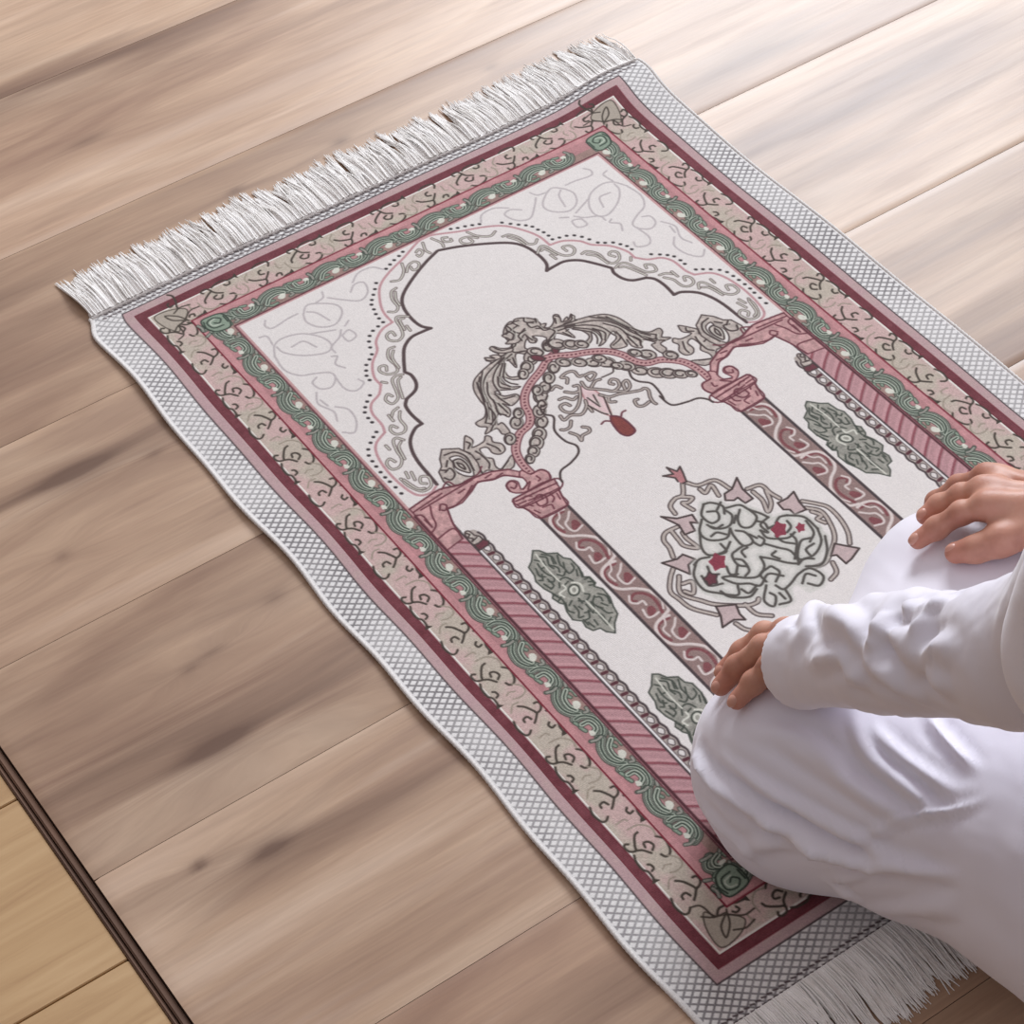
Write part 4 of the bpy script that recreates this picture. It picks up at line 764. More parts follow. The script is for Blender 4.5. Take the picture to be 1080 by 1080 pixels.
def run(g, fn, sub=6):
    """paint one traced group through the coordinate map fn"""
    for op, name, sm, w, pts in PAT[g]:
        P = fn(np.array(pts, dtype=float))
        if name == 'dots':
            for p in P: stroke(np.array([p-[.3, .3], p+[.3, .3]]), 3.1, C['dots'])
            continue
        if name == 'ropedots':
            S = smooth(P, sub=10); L = np.r_[0, np.cumsum(np.hypot(*np.diff(S, axis=0).T))]
            for s in np.arange(2, L[-1], 4.2):
                x = np.interp(s, L, S[:, 0]); y = np.interp(s, L, S[:, 1]); stroke(np.array([[x-.3, y], [x+.3, y]]), 2.0, C['wine'])
            continue
        if op == 'fill':
            Q = smooth(P, True, 4) if sm else P
            edges = {'taupe': 'dark', 'pink': 'wine', 'sage': 'moss', 'rosegrey': 'dark', 'wine': 'dark', 'blush': 'rose', 'greyg': None, 'cream': 'dark', 'brick': 'wine'}
            e = edges.get(name)
            fill(Q, C[name], C[e] if e else None, 1.5, .4 if name in ('taupe', 'sage', 'pink') else .1)
            continue
        if op == 'sharp': stroke(P, w+.4, C[name]); continue
        if name == 'haze': stroke(smooth(P, False, sub), w, C[name], 2.2, .55); continue
        if name == 'motif':
            Q = smooth(P, False, sub); stroke(Q, 3.2, C[name]); stroke(Q, 1.3, C['creamg']); continue
        if name == 'dark' and w < 1.3: stroke(smooth(P, False, sub)+[1.5, .8], 1.2, C['creamg'], .5, .6)
        stroke(smooth(P, False, sub), w+{'arch': 1.7, 'dark': .8, 'wine': .7, 'moss': .7, 'vine': .65, 'moss2': .5, 'pinkline': .9, 'faint': .8}.get(name, .25), C[name])
def paint():
    ident = lambda P: P; mir = lambda P: P*[-1, 1]
    nz = fbm(UU/26, VV_/26, 5)[..., None]; nz2 = fbm(UU/9+50, VV_/9, 9)[..., None]
    IMG[:] = C['white']
    # edging lattice: white lozenges between crossing grey threads
    a = (UU/10.2+VV_/7.8); b = (UU/10.2-VV_/7.8)
    fa = np.abs(a-np.round(a)); fb = np.abs(b-np.round(b))
    ln = np.clip((.20-np.minimum(fa, fb))/.10, 0, 1)[..., None]
    rag = np.clip(fbm(UU/60+7, VV_/60, 2)*1.3, .55, 1.05)[..., None]
    IMG[:] = IMG*(1-ln*rag)+np.array((126,122,124))*ln*rag
    rect(-400, -333.5, -100, 1000, C['white']); rect(333.5, 400, -100, 1000, C['white'])
    rect(-400, 400, -100, -63, C['white'])
    rect(-400, 400, 926, 1000, C['white'])
    B = 841.
    # thin row of dashes under the fringe
    for v in (-60.5, -55.5, B+80, B+85):
        for k in range(-54, 55): stroke(np.array([[k*6.-1.6+(v % 2)*3, v-.5], [k*6.+1.6+(v % 2)*3, v+.5]]), 1.7, C['outline']*1.1)
    rect(-303.4, 303.4, -51.2, B+51.5, C['outline']); rect(-302, 302, -49.8, B+50, C['strip'])
    m = ((np.abs(UU) < 302) & (VV_ > -49.8) & (VV_ < B+50))[..., None]*(nz2-.35)*.5
    IMG[:] = IMG*(1-np.clip(m, 0, 1))+C['bandbeige']*np.clip(m, 0, 1)
    rect(-292.6, 292.6, -40.6, B+41, C['redline']*.9); rect(-291.6, 291.6, -39.6, B+40, C['brown'])
    side = (np.abs(UU) < 291.6) & (VV_ > -39.6) & (VV_ < B+40)
    IMG[side] = (C['red']*.75+C['brown']*.25+ (nz2[side]-.5)*26)
    rect(-283.6, 283.6, -31.6, B+32, C['redline']*.85); rect(-282.6, 282.6, -30.6, B+31, C['cream2'])
    rect(-280.6, 280.6, -28.6, B+29, C['bandpink'])
    s = ((np.abs(UU) < 280.6) & (VV_ > -28.6) & (VV_ < B+29))[..., None]
    k = np.clip((nz-.42)*4.5, 0, 1)
    IMG[:] = np.where(s, C['bandpink']*(1-k)+C['bandbeige']*k, IMG)
    spk = (np.random.rand(NV, NU, 1)-.5)*22
    IMG[:] = np.where(s, IMG+spk, IMG)
    # floral vine, repeated every 108 mm: sides, then top and bottom
    per = 108.
    for k in range(8):
        off = -20+k*per
        for sgn in (-1, 1):
            run('floral', lambda P: np.stack([sgn*(-(-250+P[:, 0])), P[:, 1]*1.0+off], -1) if 1 else P)
    for k in range(5):
        off = -250+12+k*100.
        run('floral', lambda P: np.stack([off+P[:, 1]*.95+4, P[:, 0]], -1))
        run('floral', lambda P: np.stack([off+P[:, 1]*.95+4, B-P[:, 0]], -1))
    # corner leaves
    for sgn in (-1, 1):
        for v0, dv in ((0, 1), (B, -1)):
            f = lambda P: np.stack([sgn*(250+np.array(P)[:, 0]), v0-dv*np.array(P)[:, 1]], -1)
            fill(smooth(f([(27,27),(8,26),(-4,18),(2,8),(12,2),(18,-6),(26,8)]), True, 5), C['bandbeige']*.93, C['vine'], 1.1)
            for q in ([(2,2),(8,14),(18,22),(15,12),(5,5)], [(4,4),(14,2),(22,-4)], [(4,6),(-6,14),(-16,14)], [(14,2),(16,-12),(24,-16)], [(9,20),(0,24),(-10,22)]):
                stroke(smooth(f(q)), 1.6, C['vine'])
    # scroll border between the two pink lines
    rect(-251.2, 251.2, -1.2, B+1.2, C['redline']); rect(-249.4, 249.4, .6, B-.6, C['scrollbg'])
    rect(-243, 243, 7, B-7, C['scrollbg']*.93); rect(-229, 229, 21, B-21, C['scrollbg2'])
    s = ((np.abs(UU) < 249) & (VV_ > 1) & (VV_ < B-1))[..., None]
    IMG[:] = np.where(s, IMG*(1+(nz2-.5)*.18), IMG)
    per = 63.8
    for k in range(12):
        off = 44+k*per
        for sgn in (-1, 1):
            run('scroll', lambda P: np.stack([sgn*(-(P[:, 0]-250)), P[:, 1]+off], -1))
    for sgn in (-1, 1):
        run('scroll', lambda P: np.stack([sgn*(-(P[:, 0]-250)), P[:, 1]*.42+44+12*per], -1))
    for k in range(7):
        off = -216+k*63.
        run('scroll', lambda P: np.stack([off+P[:, 1], P[:, 0]], -1))
        run('scroll', lambda P: np.stack([off+P[:, 1], B-P[:, 0]], -1))
    for sgn in (-1, 1):
        for v0, dv in ((0, 1), (B, -1)):
            f = lambda P: np.stack([sgn*(250-np.array(P)[:, 0]), v0+dv*np.array(P)[:, 1]], -1)
            fill(smooth(f([(5,14),(7,6),(16,5),(28,8),(30,20),(26,30),(14,29),(8,24)]), True, 5), C['green'], C['dgreen'], 1.6)
            for q in ([(22,24),(12,22),(10,12),(18,9),(24,14),(20,19),(16,16)], [(9,26),(6,18),(8,9)], [(28,12),(28,22)]):
                stroke(smooth(f(q)), 1.6, C['dgreen'])
            stroke(smooth(f([(20,21),(13,19),(13,13),(19,11)])), 1.3, C['lgreen'])
    rect(-221, 221, 31, B-31, C['wine']); rect(-219.4, 219.4, 33, B-33, C['pink'])
    rect(-216.8, 216.8, 35, B-35, C['cream'])
    s = ((np.abs(UU) < 216.8) & (VV_ > 35) & (VV_ < B-35))[..., None]
    IMG[:] = np.where(s, IMG*(1-.02*(nz2-.3)), IMG)
    # field: columns first, then the arch and its leaves
    def both(fn):
        for s_ in (-1, 1): fn(s_)
    VB = B-35
    def striped(s_):
        fill(np.array([[s_*217.5, 345], [s_*196, 378], [s_*194.2, VB], [s_*217.5, VB]]), C['stripe'])
        v = 371.
        while v < VB-8:
            P = smooth([(s_*217, v), (s_*206, v+8.2), (s_*196.5, v+16.5)])
            stroke(P+[0, 8.5], 5.2, C['stripe']*.93); stroke(P+[0, 2.8], 2.2, C['stripe']*1.08); stroke(P+[0, 1.4], 3.4, C['stripe']*.82, 1.2); stroke(P, 2.4, C['stripe2']); v += 17.9
        stroke(np.array([[s_*217.8, 350.], [s_*217.8, VB]]), 2.6, C['wine']*.8)
        stroke(np.array([[s_*195.6, 378.], [s_*195, VB]]), 2.0, C['outline']); stroke(np.array([[s_*193.6, 390.], [s_*193, VB]]), 1.6, C['white']); stroke(np.array([[s_*192, 395.], [s_*191.4, VB]]), 1.2, C['outline'])
        v = 406.
        stroke(np.array([[s_*187.4, 398.], [s_*187, VB]]), 8.5, C['taupe']*.95)
        while v < VB-6:
            stroke(np.array([[s_*190, v+7.2], [s_*186.2, v+7.8]]), 3.6, C['wine']*.85)
            fill(smooth([(s_*187.2, v-3.6), (s_*190.2, v), (s_*187, v+4.6), (s_*184.2, v)], True, 4), C['cream']*.97, C['outline'], .9)
            stroke(smooth([(s_*183.2, v-6.6), (s_*181.6, v), (s_*183.2, v+6.6)]), 2.2, C['outline']); v += 14.1
    both(striped)
    def column(s_):
        fill(np.array([[s_*128.4, 418], [s_*99.8, 418], [s_*98.6, VB], [s_*127.6, VB]]), C['colbg'])
        for k in range(5):
            run('column', lambda P: np.stack([-s_*P[:, 0], P[:, 1]+78.2*k], -1))
        stroke(np.array([[s_*128.4, 418.], [s_*127.6, VB]]), 3.0, C['outline']); stroke(np.array([[s_*99.8, 418.], [s_*98.6, VB]]), 3.0, C['outline'])
        fill(np.array([[s_*138, VB-34], [s_*90, VB-34], [s_*84, VB], [s_*144, VB]]), C['pink'], C['wine'], 1.8)
    both(column)
    for s_ in (1, -1): run('M', (lambda P: P) if s_ == 1 else mir)
    for dv in (0, 175.):
        for s_ in (1, -1): run('Z', lambda P: P*[s_, 1]+[0, dv])
    run('S', ident)
    g_ = IMG.mean(-1, keepdims=True); IMG[:] = g_+(IMG-g_)*.78
    bz = np.clip((np.abs(UU)-190)/20, 0, 1)[..., None]
    IMG[:] *= 1+(np.random.rand(NV, NU, 1)-.5)*.24*np.clip(1.15-g_/235., .12, 1)
    # soft woven variation over everything
    IMG[:] *= (1+(np.random.rand(NV, NU, 1)-.5)*.035)
    # ribs across the cloth, barely visible
paint()
IMGL = np.clip(IMG/255., 0, 1); IMGL = np.where(IMGL <= .04045, IMGL/12.92, ((IMGL+.055)/1.055)**2.4).astype(np.float32)
m = NT('rug_weave'); ca = m.n('VertexColor', layer_name='Col').outputs[0]
tc = m.n('TexCoord').outputs['Object']
w1 = m.noise(tc, 900, 2, .6); 
wv = m.n('TexWave', wave_type='BANDS', bands_direction='Y'); m.l(tc, wv.inputs[0]); wv.inputs['Scale'].default_value = 190; wv.inputs['Distortion'].default_value = .6
vv = m.math('MULTIPLY_ADD', w1, .16, .92); cc = m.n('CombineXYZ'); [m.l(vv, cc.inputs[i]) for i in range(3)]
m.l(m.mix(1, ca, cc.outputs[0], 'MULTIPLY'), m.b.inputs['Base Color']); m.b.inputs['Roughness'].default_value = .9
m.b.inputs['Specular IOR Level'].default_value = .15
m.b.inputs['Sheen Weight'].default_value = .15; m.b.inputs['Sheen Roughness'].default_value = .5
m.bump(m.math('ADD', w1, m.math('MULTIPLY', wv.outputs['Fac'], .5)), .35, .0005)
WEAVE = m.m
def sst(a, b, x): t = np.clip((x-a)/(b-a), 0, 1); return t*t*(3-2*t)
def rug_map(u, v):
    """rug coordinates in mm -> metres in the room; the edges of the cloth ripple a little"""
    u = np.asarray(u, dtype=float); v = np.asarray(v, dtype=float)
    e = sst(255, 340, np.abs(u)); et = sst(-15, -70, v)
    L = (u < 0)
    du = e*np.where(L, 1.6*np.sin(v/47+.6)+1.2*np.sin(v/23)+3.0*sst(380, 480, v), 1.5*np.sin(v/60+2)-2.5*sst(100, 400, v))
    du += np.where(L, 9*np.exp(-((v+62)/16)**2)*e, 0)
    du += np.where(~L, 7.5*np.exp(-((v+56)/32)**2)*sst(200, 300, np.abs(u)), 0)
    dv = np.where(~L, -5*np.exp(-((u-290)/45)**2)*et, 0)+.9*np.sin(u/70)*et
    z = 2.4+e*(1.1+1.1*np.sin(v/38+np.where(L, 0, 1.3)))*1.1+et*(1+np.sin(u/41))*.7
    z = z+.5*(np.sin(u/90+1)+1)*np.sin(v/130)**2
    z = z+np.where(~L, 5.0*np.exp(-((v+40)/42)**2)*sst(215, 300, np.abs(u)), 0)
    z = z*np.ones_like(u)
    return (u+du)/1000, -(v+dv)/1000, z/1000
rug = link(bpy.data.objects.new('prayer_rug', None))
rug.location = (0, 0, 0)
rug['label'] = 'fringed prayer rug with pink and green borders and a cream arched niche field'; rug['category'] = 'rug'
gx, gy, gz = rug_map(UU, VV_)
gz = gz
# relief: darker outlines sit a hair lower
lum = IMG.mean(-1)/255.; gz = gz+(lum-.6)*.00025
iu = lambda a: int(round((a-U0)/RES)); iv = lambda a: int(round((a-V0_)/RES))
keep = np.zeros((NV-1, NU-1), dtype=np.int8)
cu = np.abs((UU[:-1, :-1]+UU[1:, 1:])/2); cv = (VV_[:-1, :-1]+VV_[1:, 1:])/2
keep[(cu < 336.5) & (cv > -66) & (cv < 929)] = 1
keep[(cu < 303.8) & (cv > -51.6) & (cv < 892)] = 2
keep[(cu < 251.4) & (cv > -1.4) & (cv < 842.4)] = 3
keep[(cu < 219.6) & (cv > 32.8) & (cv < 808.2)] = 4
GI = np.arange(NV*NU).reshape(NV, NU)
for kk, nm, lb in ((1, 'edging', 'white edging with a grey lattice'), (2, 'floral_border', 'pink border with vine scrolls'), (3, 'scroll_border', 'narrow pink border of green scrolls'), (4, 'field', 'cream field with arch, columns and medallion')):
    mk = keep == kk
    F = np.stack([GI[:-1, :-1][mk], GI[1:, :-1][mk], GI[1:, 1:][mk], GI[:-1, 1:][mk]], -1)
    used, inv = np.unique(F, return_inverse=True)
    V = np.stack([gx.ravel()[used], gy.ravel()[used], gz.ravel()[used]], -1)
    o = mesh_np(nm, V, inv.reshape(F.shape), WEAVE, rug, cols=IMGL.reshape(-1, 3)[used]); o['label'] = lb
# hem: rolled cord round the edging, and the cloth's underside
m = NT('cord_white'); tc = m.n('TexCoord').outputs['Object']
m.l(m.ramp(m.noise(tc, 700, 2), [(.3, lin((205,200,196))), (.7, lin((232,229,226)))]), m.b.inputs['Base Color']); m.b.inputs['Roughness'].default_value = .9
CORD = m.m
def tube(P, r, k=6, taper=None, caps=True):
    P = np.asarray(P, dtype=float); n = len(P)
    T = np.gradient(P, axis=0); T /= np.linalg.norm(T, axis=1)[:, None]+1e-12
    up = np.array([0, 0, 1.]); N = np.cross(T, up); N /= np.linalg.norm(N, axis=1)[:, None]+1e-9; Bn = np.cross(N, T)
    r = np.full(n, r) if np.isscalar(r) else np.asarray(r)
    a = np.arange(k)*2*np.pi/k
    V = P[:, None]+r[:, None, None]*(np.cos(a)[None, :, None]*N[:, None]+np.sin(a)[None, :, None]*Bn[:, None])
    I = np.arange(n*k).reshape(n, k); J = np.roll(I, -1, axis=1)
    F = np.stack([I[:-1], J[:-1], J[1:], I[1:]], -1).reshape(-1, 4)
    return V.reshape(-1, 3), F
def join(parts):
    V, F, n = [], [], 0
    for v, f in parts: V.append(v); F.append(f+n); n += len(v)
    return np.concatenate(V), np.concatenate(F)
prt = []
for sgn in (-1, 1):
    v = np.arange(-64, 929, 2.); x, y, z = rug_map(np.full(v.shape, sgn*337.), v)
    V, F = tube(np.stack([x, y, z-.0006], -1), .0019+.0003*np.sin(v*1.9), 8)
    mesh_np('hem_cord', V, F, CORD, rug)
# fringe
m = NT('fringe_cotton'); tc = m.n('TexCoord').outputs['Object']
m.l(m.ramp(m.noise(tc, 60, 3), [(.3, lin((243,240,236))), (.7, lin((254,252,250)))]), m.b.inputs['Base Color']); m.b.inputs['Roughness'].default_value = .85
m.b.inputs['Sheen Weight'].default_value = .2
FRINGE = m.m
def fringe(vbase, sgn):
    rnd = random.Random(3 if sgn < 0 else 4); prt = []
    N = 2100
    tuft = [rnd.gauss(0, 3.0) for _ in range(140)]; tl = [rnd.gauss(0, 4.) for _ in range(140)]
    for i in range(N):
        u = -334+668*(i+rnd.random())/N
        k = int((u+336)/4.85)
        L = 64+tl[k]+rnd.gauss(0, 3.5); lean = tuft[k]+rnd.gauss(0, 2.0)+(8 if u < -300 else 0)*-1*(.6 if u < -318 else .3)
        if rnd.random() < .06: L *= rnd.uniform(.55, .85); lean *= 2.2
        conv = (-336+4.85*(k+.5)-u)*.25      # strands of one tuft draw together
        ph = rnd.random()*6; am = rnd.gauss(0, 1.1); zt = abs(rnd.gauss(0, 1.6))
        pts = []
        for t in (0, .18, .36, .55, .75, .9, 1):
            uu = u+lean*t**1.6+conv*t+am*math.sin(t*5+ph)*t
            vv = vbase+sgn*L*t
            x, y, z = rug_map(uu, vbase)
            pts.append((float(x), float(y)-sgn*L*t/1000, .0012+float(z)*(1-t)*.7+.0018*math.sin(min(1, t*1.2)*3.1)*(1+zt*.5)+zt*.0008*(1-t*.7)))
        prt.append(tube(pts, [.0009, .00095, .0009, .0008, .0007, .0006, .0004], 4))
    # woven heading the strands leave from
    u = np.linspace(-335, 335, 400)
    for j, dv in enumerate((0, 2.5, 5.0)):
        x, y, z = rug_map(u, np.full(u.shape, vbase)); prt.append(tube(np.stack([x, y-sgn*dv/1000, z+.0006-.0003*j], -1), .0017+.0003*np.sin(u*2.1+j), 6))
    V, F = join(prt)
    o = mesh_np('fringe', V, F, FRINGE, rug); o['label'] = 'white cotton fringe at the far end' if sgn < 0 else 'white cotton fringe at the near end'
    o['kind'] = 'stuff'
fringe(-64, -1); fringe(928, 1)

# ------------------------------------------------------------------ smooth solids: distance fields turned into one skin
class Grid:
    def __init__(s, lo, hi, h):
        s.lo = np.array(lo, dtype=float); s.h = h
        s.n = (np.ceil((np.array(hi)-s.lo)/h)+1).astype(int)
        s.D = np.full(s.n, .06, dtype=np.float32)
        s.ax = [s.lo[i]+np.arange(s.n[i])*h for i in range(3)]
    def win(s, lo, hi, pad):
        r = []
        for i in range(3):
            a = int(np.clip((lo[i]-pad-s.lo[i])/s.h, 0, s.n[i])); b = int(np.clip((hi[i]+pad-s.lo[i])/s.h+2, 0, s.n[i]))
            if b <= a: return None
            r.append(slice(a, b))
        return tuple(r)
    def put(s, lo, hi, fn, k=.02, op='add'):
        w = s.win(lo, hi, .06)
        if w is None: return
        X = s.ax[0][w[0]][:, None, None]; Y = s.ax[1][w[1]][None, :, None]; Z = s.ax[2][w[2]][None, None, :]
        b = fn(X, Y, Z); a = s.D[w]
        if op == 'cut': a, b = -a, b
        h = np.clip(.5+.5*(b-a)/k, 0, 1)
        r = b*(1-h)+a*h-k*h*(1-h)
        s.D[w] = -r if op == 'cut' else r
    def cone(s, p, q, r0, r1=None, k=.02, op='add', flat=None):
        """a tapering limb from p to q; flat=(axis vector, factor) squashes it"""
        r1 = r0 if r1 is None else r1
        p = np.array(p, dtype=float); q = np.array(q, dtype=float); e = q-p; L = e@e+1e-12; R = max(r0, r1)
        def fn(X, Y, Z):
            x, y, z = X-p[0], Y-p[1], Z-p[2]
            t = np.clip((x*e[0]+y*e[1]+z*e[2])/L, 0, 1)
            dx, dy, dz = x-t*e[0], y-t*e[1], z-t*e[2]
            if flat is not None:
                f = np.array(flat[0], dtype=float); f /= np.linalg.norm(f); c = (dx*f[0]+dy*f[1]+dz*f[2])*(flat[1]-1)
                dx, dy, dz = dx+c*f[0], dy+c*f[1], dz+c*f[2]
            return np.sqrt(dx*dx+dy*dy+dz*dz)-(r0+(r1-r0)*t)
        s.put(np.minimum(p, q)-R, np.maximum(p, q)+R, fn, k, op)
    def ball(s, c, r, k=.02, op='add', rot=None):
        c = np.array(c, dtype=float); r = np.array(r if np.ndim(r) else (r, r, r), dtype=float)
        def fn(X, Y, Z):
            x, y, z = X-c[0], Y-c[1], Z-c[2]
            if rot is not None:
                x, y, z = (rot[0][0]*x+rot[0][1]*y+rot[0][2]*z, rot[1][0]*x+rot[1][1]*y+rot[1][2]*z, rot[2][0]*x+rot[2][1]*y+rot[2][2]*z)
            q = np.sqrt((x/r[0])**2+(y/r[1])**2+(z/r[2])**2); g = np.sqrt((x/r[0]**2)**2+(y/r[1]**2)**2+(z/r[2]**2)**2)+1e-9
            return q*(q-1)/g
        s.put(c-r.max(), c+r.max(), fn, k, op)
    def chain(s, pts, rs, k=.02, op='add', flat=None):
        for a, b, r, t in zip(pts[:-1], pts[1:], rs[:-1], rs[1:]): s.cone(a, b, r, t, k, op, flat)
    def skin(s, relax=1):
        D = s.D; sg = D < 0; nx, ny, nz = D.shape
        c = [sg[i:nx-1+i, j:ny-1+j, k:nz-1+k] for i in (0, 1) for j in (0, 1) for k in (0, 1)]
        tot = sum(x.astype(np.int8) for x in c); act = (tot > 0) & (tot < 8)
        I = np.argwhere(act); idx = -np.ones(act.shape, dtype=np.int64); idx[act] = np.arange(len(I))
        S = np.zeros((len(I), 3)); N = np.zeros(len(I))
        cor = [(i, j, k) for i in (0, 1) for j in (0, 1) for k in (0, 1)]
        for a in range(8):
            for b in range(a+1, 8):
                if sum(abs(np.array(cor[a])-np.array(cor[b]))) != 1: continue
                da = D[I[:, 0]+cor[a][0], I[:, 1]+cor[a][1], I[:, 2]+cor[a][2]]; db = D[I[:, 0]+cor[b][0], I[:, 1]+cor[b][1], I[:, 2]+cor[b][2]]
                m = (da < 0) != (db < 0); t = np.where(m, da/(da-db+1e-12), 0)[:, None]
                S += np.where(m[:, None], np.array(cor[a])+t*(np.array(cor[b])-np.array(cor[a])), 0); N += m
        V = s.lo+(I+S/N[:, None])*s.h
        F = []
        for ax in range(3):
            o = [0, 0, 0]; o[ax] = 1
            A = sg[:nx-o[0], :ny-o[1], :nz-o[2]]; B = sg[o[0]:, o[1]:, o[2]:]
            E = np.argwhere(A != B); fl = A[tuple(E.T)]
            u, v = [(1, 2), (2, 0), (0, 1)][ax]
            ok = (E[:, u] > 0) & (E[:, v] > 0) & (E[:, u] < act.shape[u]) & (E[:, v] < act.shape[v]) & (E[:, ax] < act.shape[ax])
            E = E[ok]; fl = fl[ok]
            def g(du, dv):
                Q = E.copy(); Q[:, u] -= du; Q[:, v] -= dv; return idx[tuple(Q.T)]
            q = np.stack([g(1, 1), g(0, 1), g(0, 0), g(1, 0)], -1)
            q[~fl] = q[~fl][:, ::-1]; F.append(q)
        F = np.concatenate(F); F = F[(F >= 0).all(1)]
        for _ in range(relax): V = lap(V, F, .5)
        return V, F
def lap(V, F, a):
    S = np.zeros_like(V); n = np.zeros(len(V))
    for i in range(4):
        for j in ((i+1) % 4, (i+3) % 4):
            np.add.at(S, F[:, i], V[F[:, j]]); np.add.at(n, F[:, i], 1)
    return V*(1-a)+a*S/np.maximum(n, 1)[:, None]
def normals(V, F):
    fn = np.cross(V[F[:, 2]]-V[F[:, 0]], V[F[:, 3]]-V[F[:, 1]])
    N = np.zeros_like(V)
    for i in range(4): np.add.at(N, F[:, i], fn)
    return N/(np.linalg.norm(N, axis=1)[:, None]+1e-12)
def seg_dist(V, P):
    """distance and nearest point of every vertex to a polyline"""
    P = np.asarray(P); best = np.full(len(V), 1e9); near = np.zeros_like(V); tt = np.zeros(len(V)); n = len(P)-1
    for i in range(n):
        e = P[i+1]-P[i]; t = np.clip(((V-P[i])@e)/(e@e+1e-12), 0, 1); q = P[i]+t[:, None]*e
        d = np.linalg.norm(V-q, axis=1); m = d < best
        best[m] = d[m]; near[m] = q[m]; tt[m] = (i+t[m])/n
    return best, near, tt
def fold(V, F, folds):
    """raise cloth folds: every fold is (width, height, points); a crest with a shallow valley on each side"""
    N = normals(V, F); off = np.zeros(len(V))
    for w, h, pts in folds:
        P = smooth3(pts); lo = P.min(0)-3.2*w; hi = P.max(0)+3.2*w
        m = ((V > lo) & (V < hi)).all(1)
        if not m.any(): continue
        d, _, t = seg_dist(V[m], P)
        x = d/w; end = np.clip(np.minimum(t, 1-t)*3.2, 0, 1)
        off[m] += h*end*(np.exp(-x*x*1.3)*(1.25)-.55*np.exp(-((x-1.7)/.7)**2))
    return V+N*off[:, None]
def smooth3(pts, sub=5):
    P = np.array(pts, dtype=float)
    if len(P) < 3: return P
    Q = np.vstack([2*P[0]-P[1], P, 2*P[-1]-P[-2]]); out = []; t = np.linspace(0, 1, sub, endpoint=False)[:, None]
    for i in range(len(P)-1):
        a, b, c, d = Q[i:i+4]; out.append(.5*((2*b)+(-a+c)*t+(2*a-5*b+4*c-d)*t*t+(-a+3*b-3*c+d)*t**3))
    out.append(P[-1:]); return np.vstack(out)
# ------------------------------------------------------------------ the kneeling person
KL, KR = (-.150, -.818, .082), (.055, -.765, .086)
HL, HR = (-.085, -1.16, .205), (.085, -1.16, .205)
SL, SR = (-.180, -1.12, .680), (.165, -1.13, .680)
EL, ER = (-.165, -1.015, .415), (.215, -1.02, .385)
WL, WR = (-.160, -.822, .218), (.130, -.858, .228)
HWL, HWR = (-.161, -.855, .250), (.112, -.832, .217)      # the wrists proper, inside the cuffs
def robe_field(h=.004):
    g = Grid((-.42, -1.50, -.01), (.42, -.60, .86), h)
    # thighs under the cloth
    g.chain([KL, (-.105, -.93, .118), (-.085, -1.05, .165), HL], [.090, .084, .098, .120], .05)
    g.chain([KR, (.085, -.97, .125), HR], [.078, .095, .125], .05)
    g.cone((-.150, -.80, .058), (-.158, -.825, .05), .072, .062, .04)
    # lap between them, and the cloth falling to the rug
    g.cone((-.01, -.86, .085), (-.01, -1.12, .20), .070, .12, .08)
    g.cone((-.08, -.825, .090), (.03, -.785, .090), .070, .076, .05)
    g.chain([(-.142, -.815, .045), (-.055, -.92, .045), (-.045, -1.06, .045), (-.080, -1.30, .06)], [.062, .056, .060, .085], .03)
    g.chain([(.105, -.80, .045), (.125, -.95, .045), (.115, -1.30, .06)], [.060, .070, .085], .04)
    # seat and skirt on the heels
    g.ball((-.01, -1.25, .17), (.20, .17, .16), .06)
    g.ball((-.01, -1.30, .07), (.20, .14, .09), .05)
    # trunk
    g.chain([(-.01, -1.20, .24), (-.01, -1.19, .42), (-.01, -1.165, .60)], [.175, .165, .155], .08, flat=((0, 1, .1), 1.30))
    g.cone((-.15, -1.15, .645), (.13, -1.15, .645), .078, .078, .07)
    g.cone((-.01, -1.15, .66), (-.01, -1.13, .735), .085, .062, .05)
    g.chain([SL, (-.20, -1.10, .53)], [.075, .062], .05); g.chain([SR, (.19, -1.09, .53)], [.075, .062], .05)
    # neck hole and a flat sole on the rug
    g.cone((-.01, -1.128, .735), (-.01, -1.12, .80), .058, .062, .004, 'cut')
    g.put((-.5, -1.6, -.1), (.5, -.5, .0), lambda X, Y, Z: (Z-.0072)+0*X+0*Y, .012, 'cut')
    return g
def sleeve_field(S, E, W, h=.004):
    S, E, W = map(np.array, (S, E, W)); a = (W-E)/np.linalg.norm(W-E)
    lo = np.minimum(np.minimum(S, E), W)-.16; hi = np.maximum(np.maximum(S, E), W)+.16
    g = Grid(lo, hi, h)
    g.chain([S-[0, 0, .03], E+[0, 0, .010], W+a*.018], [.066, .036, .0355], .03)
    g.cone(E+[0, 0, .0], E+.62*(W-E)+[0, .0, .006], .036, .035, .03)
    # open cuff
    g.cone(W-a*.03, W+a*.10, .0288, .0305, .003, 'cut')
    nrm = a; c0 = W+a*.022
    g.put(lo, hi, lambda X, Y, Z: -((X-c0[0])*nrm[0]+(Y-c0[1])*nrm[1]+(Z-c0[2])*nrm[2]), .004, 'cut')
    return g
